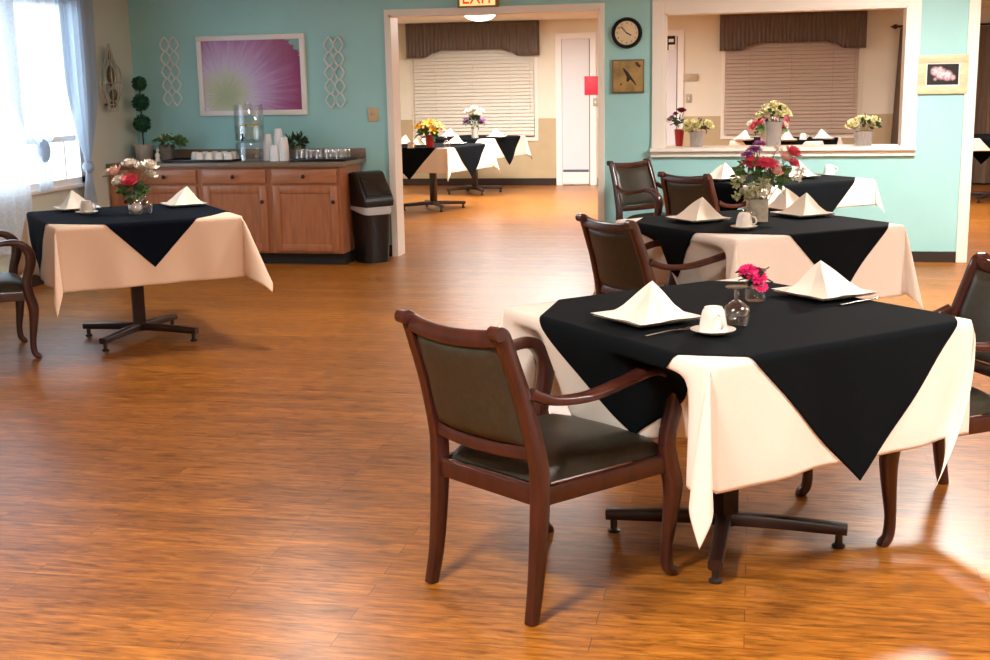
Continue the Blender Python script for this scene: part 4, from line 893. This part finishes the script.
# stacks of foam cups
def foam_stack(px, Y, py_top, label):
    p = P(px, 158, Y); h = P(px, py_top, Y).z - ZT; n = max(2, int((h - .09) / .012) + 1)
    for k in range(n):
        pass
    return p, h, n
FC = MB().lathe([(.041, 0), (.043, .001), (.043, .005), (.041, .006), (.031, .088), (.029, .092), (0, .092)], 20).mesh('foam_cup', FOAM, 40)
nm = {0: 'stack beside the drink dispenser', 1: 'tall second stack', 2: 'tallest stack', 3: 'stack nearest the little plant'}
for q, (px, Y, top_) in enumerate(((268.5, 10.16, 135), (275, 10.05, 144), (279.5, 10.17, 128), (284.5, 10.06, 136))):
    p, h, n = foam_stack(px, Y, top_, '')
    n = max(1, round((h - .092) / .022) + 1); wh = ('beside the drink dispenser', 'the short front one', 'the tallest one', 'nearest the small dark plant')[q]
    for k in range(n):
        which = 'bottom' if k == 0 else ('top' if k == n - 1 else ('second', 'third', 'fourth', 'fifth', 'sixth', 'seventh', 'eighth')[k - 1] + ' from bottom')
        tag(place(FC, 'foam_cup', None, (p.x, Y, ZT + k * .022)), 'white foam cup, %s of the stack %s' % (which, wh), 'cup', 'stacked foam cups on the worktop')
p = P(295, 150, 10.27); arrangement('potted_plant', 'small grey pot of dark leaves between foam cups and glasses', (p.x, 10.27, ZT), [('pot', square_vase(.10, .12, .12), POTG, 0)], [('rose', P_DRED, .06, -.03, .14, .022)], [(LEAFD, (.02, -.01, .15), (.10, .06), 60, .055, 23)], top=.12, rz=CA, cat='plant')
p = tray(324, 10.12, .47, .33, 'black tray of upturned tumblers at the right end of worktop')
TUM = MB().shell([(.036, 0), (.0365, .004), (.031, .088), (.028, .094), (0, .095)], 18).mesh('tumbler', GLASS, 50)
for iy in range(3):
    for ix in range(5):
        tag(place(TUM, 'tumbler', None, (p.x - .175 + ix * .0875, 10.01 + iy * .1, ZT + .0065)), 'clear tumbler upside down, %s row, %s on the right worktop tray' % (('front', 'middle', 'back')[iy], ('leftmost', 'second from left', 'in the middle', 'second from right', 'rightmost')[ix]), 'glass', 'tumblers on the right worktop tray')

# ------------------------------------------------------------------ lights
dl = P(480, 17, 15.3); t = thing('ceiling_light', 'bright dome ceiling light in the far room above the doorway tables', 'ceiling light', (dl.x, 15.3, HF))
MB().lathe([(.21, -.0), (.21, -.02), (.19, -.022), (0, -.022)], 32).build('light_base', TRIM, t); MB().lathe([(.19, -.0225), (.185, -.05), (.14, -.085), (.07, -.105), (0, -.11)], 32).build('light_dome', DOME, t)
def lamp(x, y, z, watts, size=.45, c=(1, .97, .92)):
    l = bpy.data.lights.new('ceiling_lamp', 'AREA'); l.shape = 'DISK'; l.size = size; l.energy = watts; l.color = c
    o = bpy.data.objects.new('ceiling_lamp', l); COL.objects.link(o); o.location = (x, y, z); return o
for x, y, w_ in ((-2.7, 7.0, 38), (1.3, 8.4, 165), (-1.3, 1.7, 125), (1.7, 3.2, 90), (.6, -.6, 80), (3.8, 6.0, 105)): lamp(x, y, HC - .03, w_)
for x, y, w_ in ((-2.2, 14.6, 175), (-3.4, 15.6, 80), (1.6, 13.2, 120), (3.8, 14.6, 60)): lamp(x, y, HF - .03 - (.12 if y == 15.6 else 0), w_, 1.1, (1, .98, .95))
wd = bpy.data.worlds.new('overcast_day'); SC.world = wd; wd.use_nodes = True
bg = wd.node_tree.nodes['Background']; bg.inputs['Color'].default_value = (.84, .93, 1, 1); bg.inputs['Strength'].default_value = 10
l = bpy.data.lights.new('window_portal', 'AREA'); l.shape = 'RECTANGLE'; l.size = WY1 - WY0; l.size_y = WZ1 - WZ0; l.cycles.is_portal = True
o = bpy.data.objects.new('window_portal', l); COL.objects.link(o); o.location = (XL - .13, (WY0 + WY1) / 2, (WZ0 + WZ1) / 2)
o.rotation_euler = (pi / 2, 0, -pi / 2)

vs = SC.view_settings; vs.view_transform = 'Standard'; vs.look = 'None'; vs.exposure = 0; vs.gamma = 1; vs.use_curve_mapping = False
SC.cycles.use_denoising = True; SC.cycles.max_bounces = 8; SC.cycles.transparent_max_bounces = 16; SC.cycles.caustics_reflective = False; SC.cycles.caustics_refractive = False; SC.cycles.sample_clamp_indirect = 6
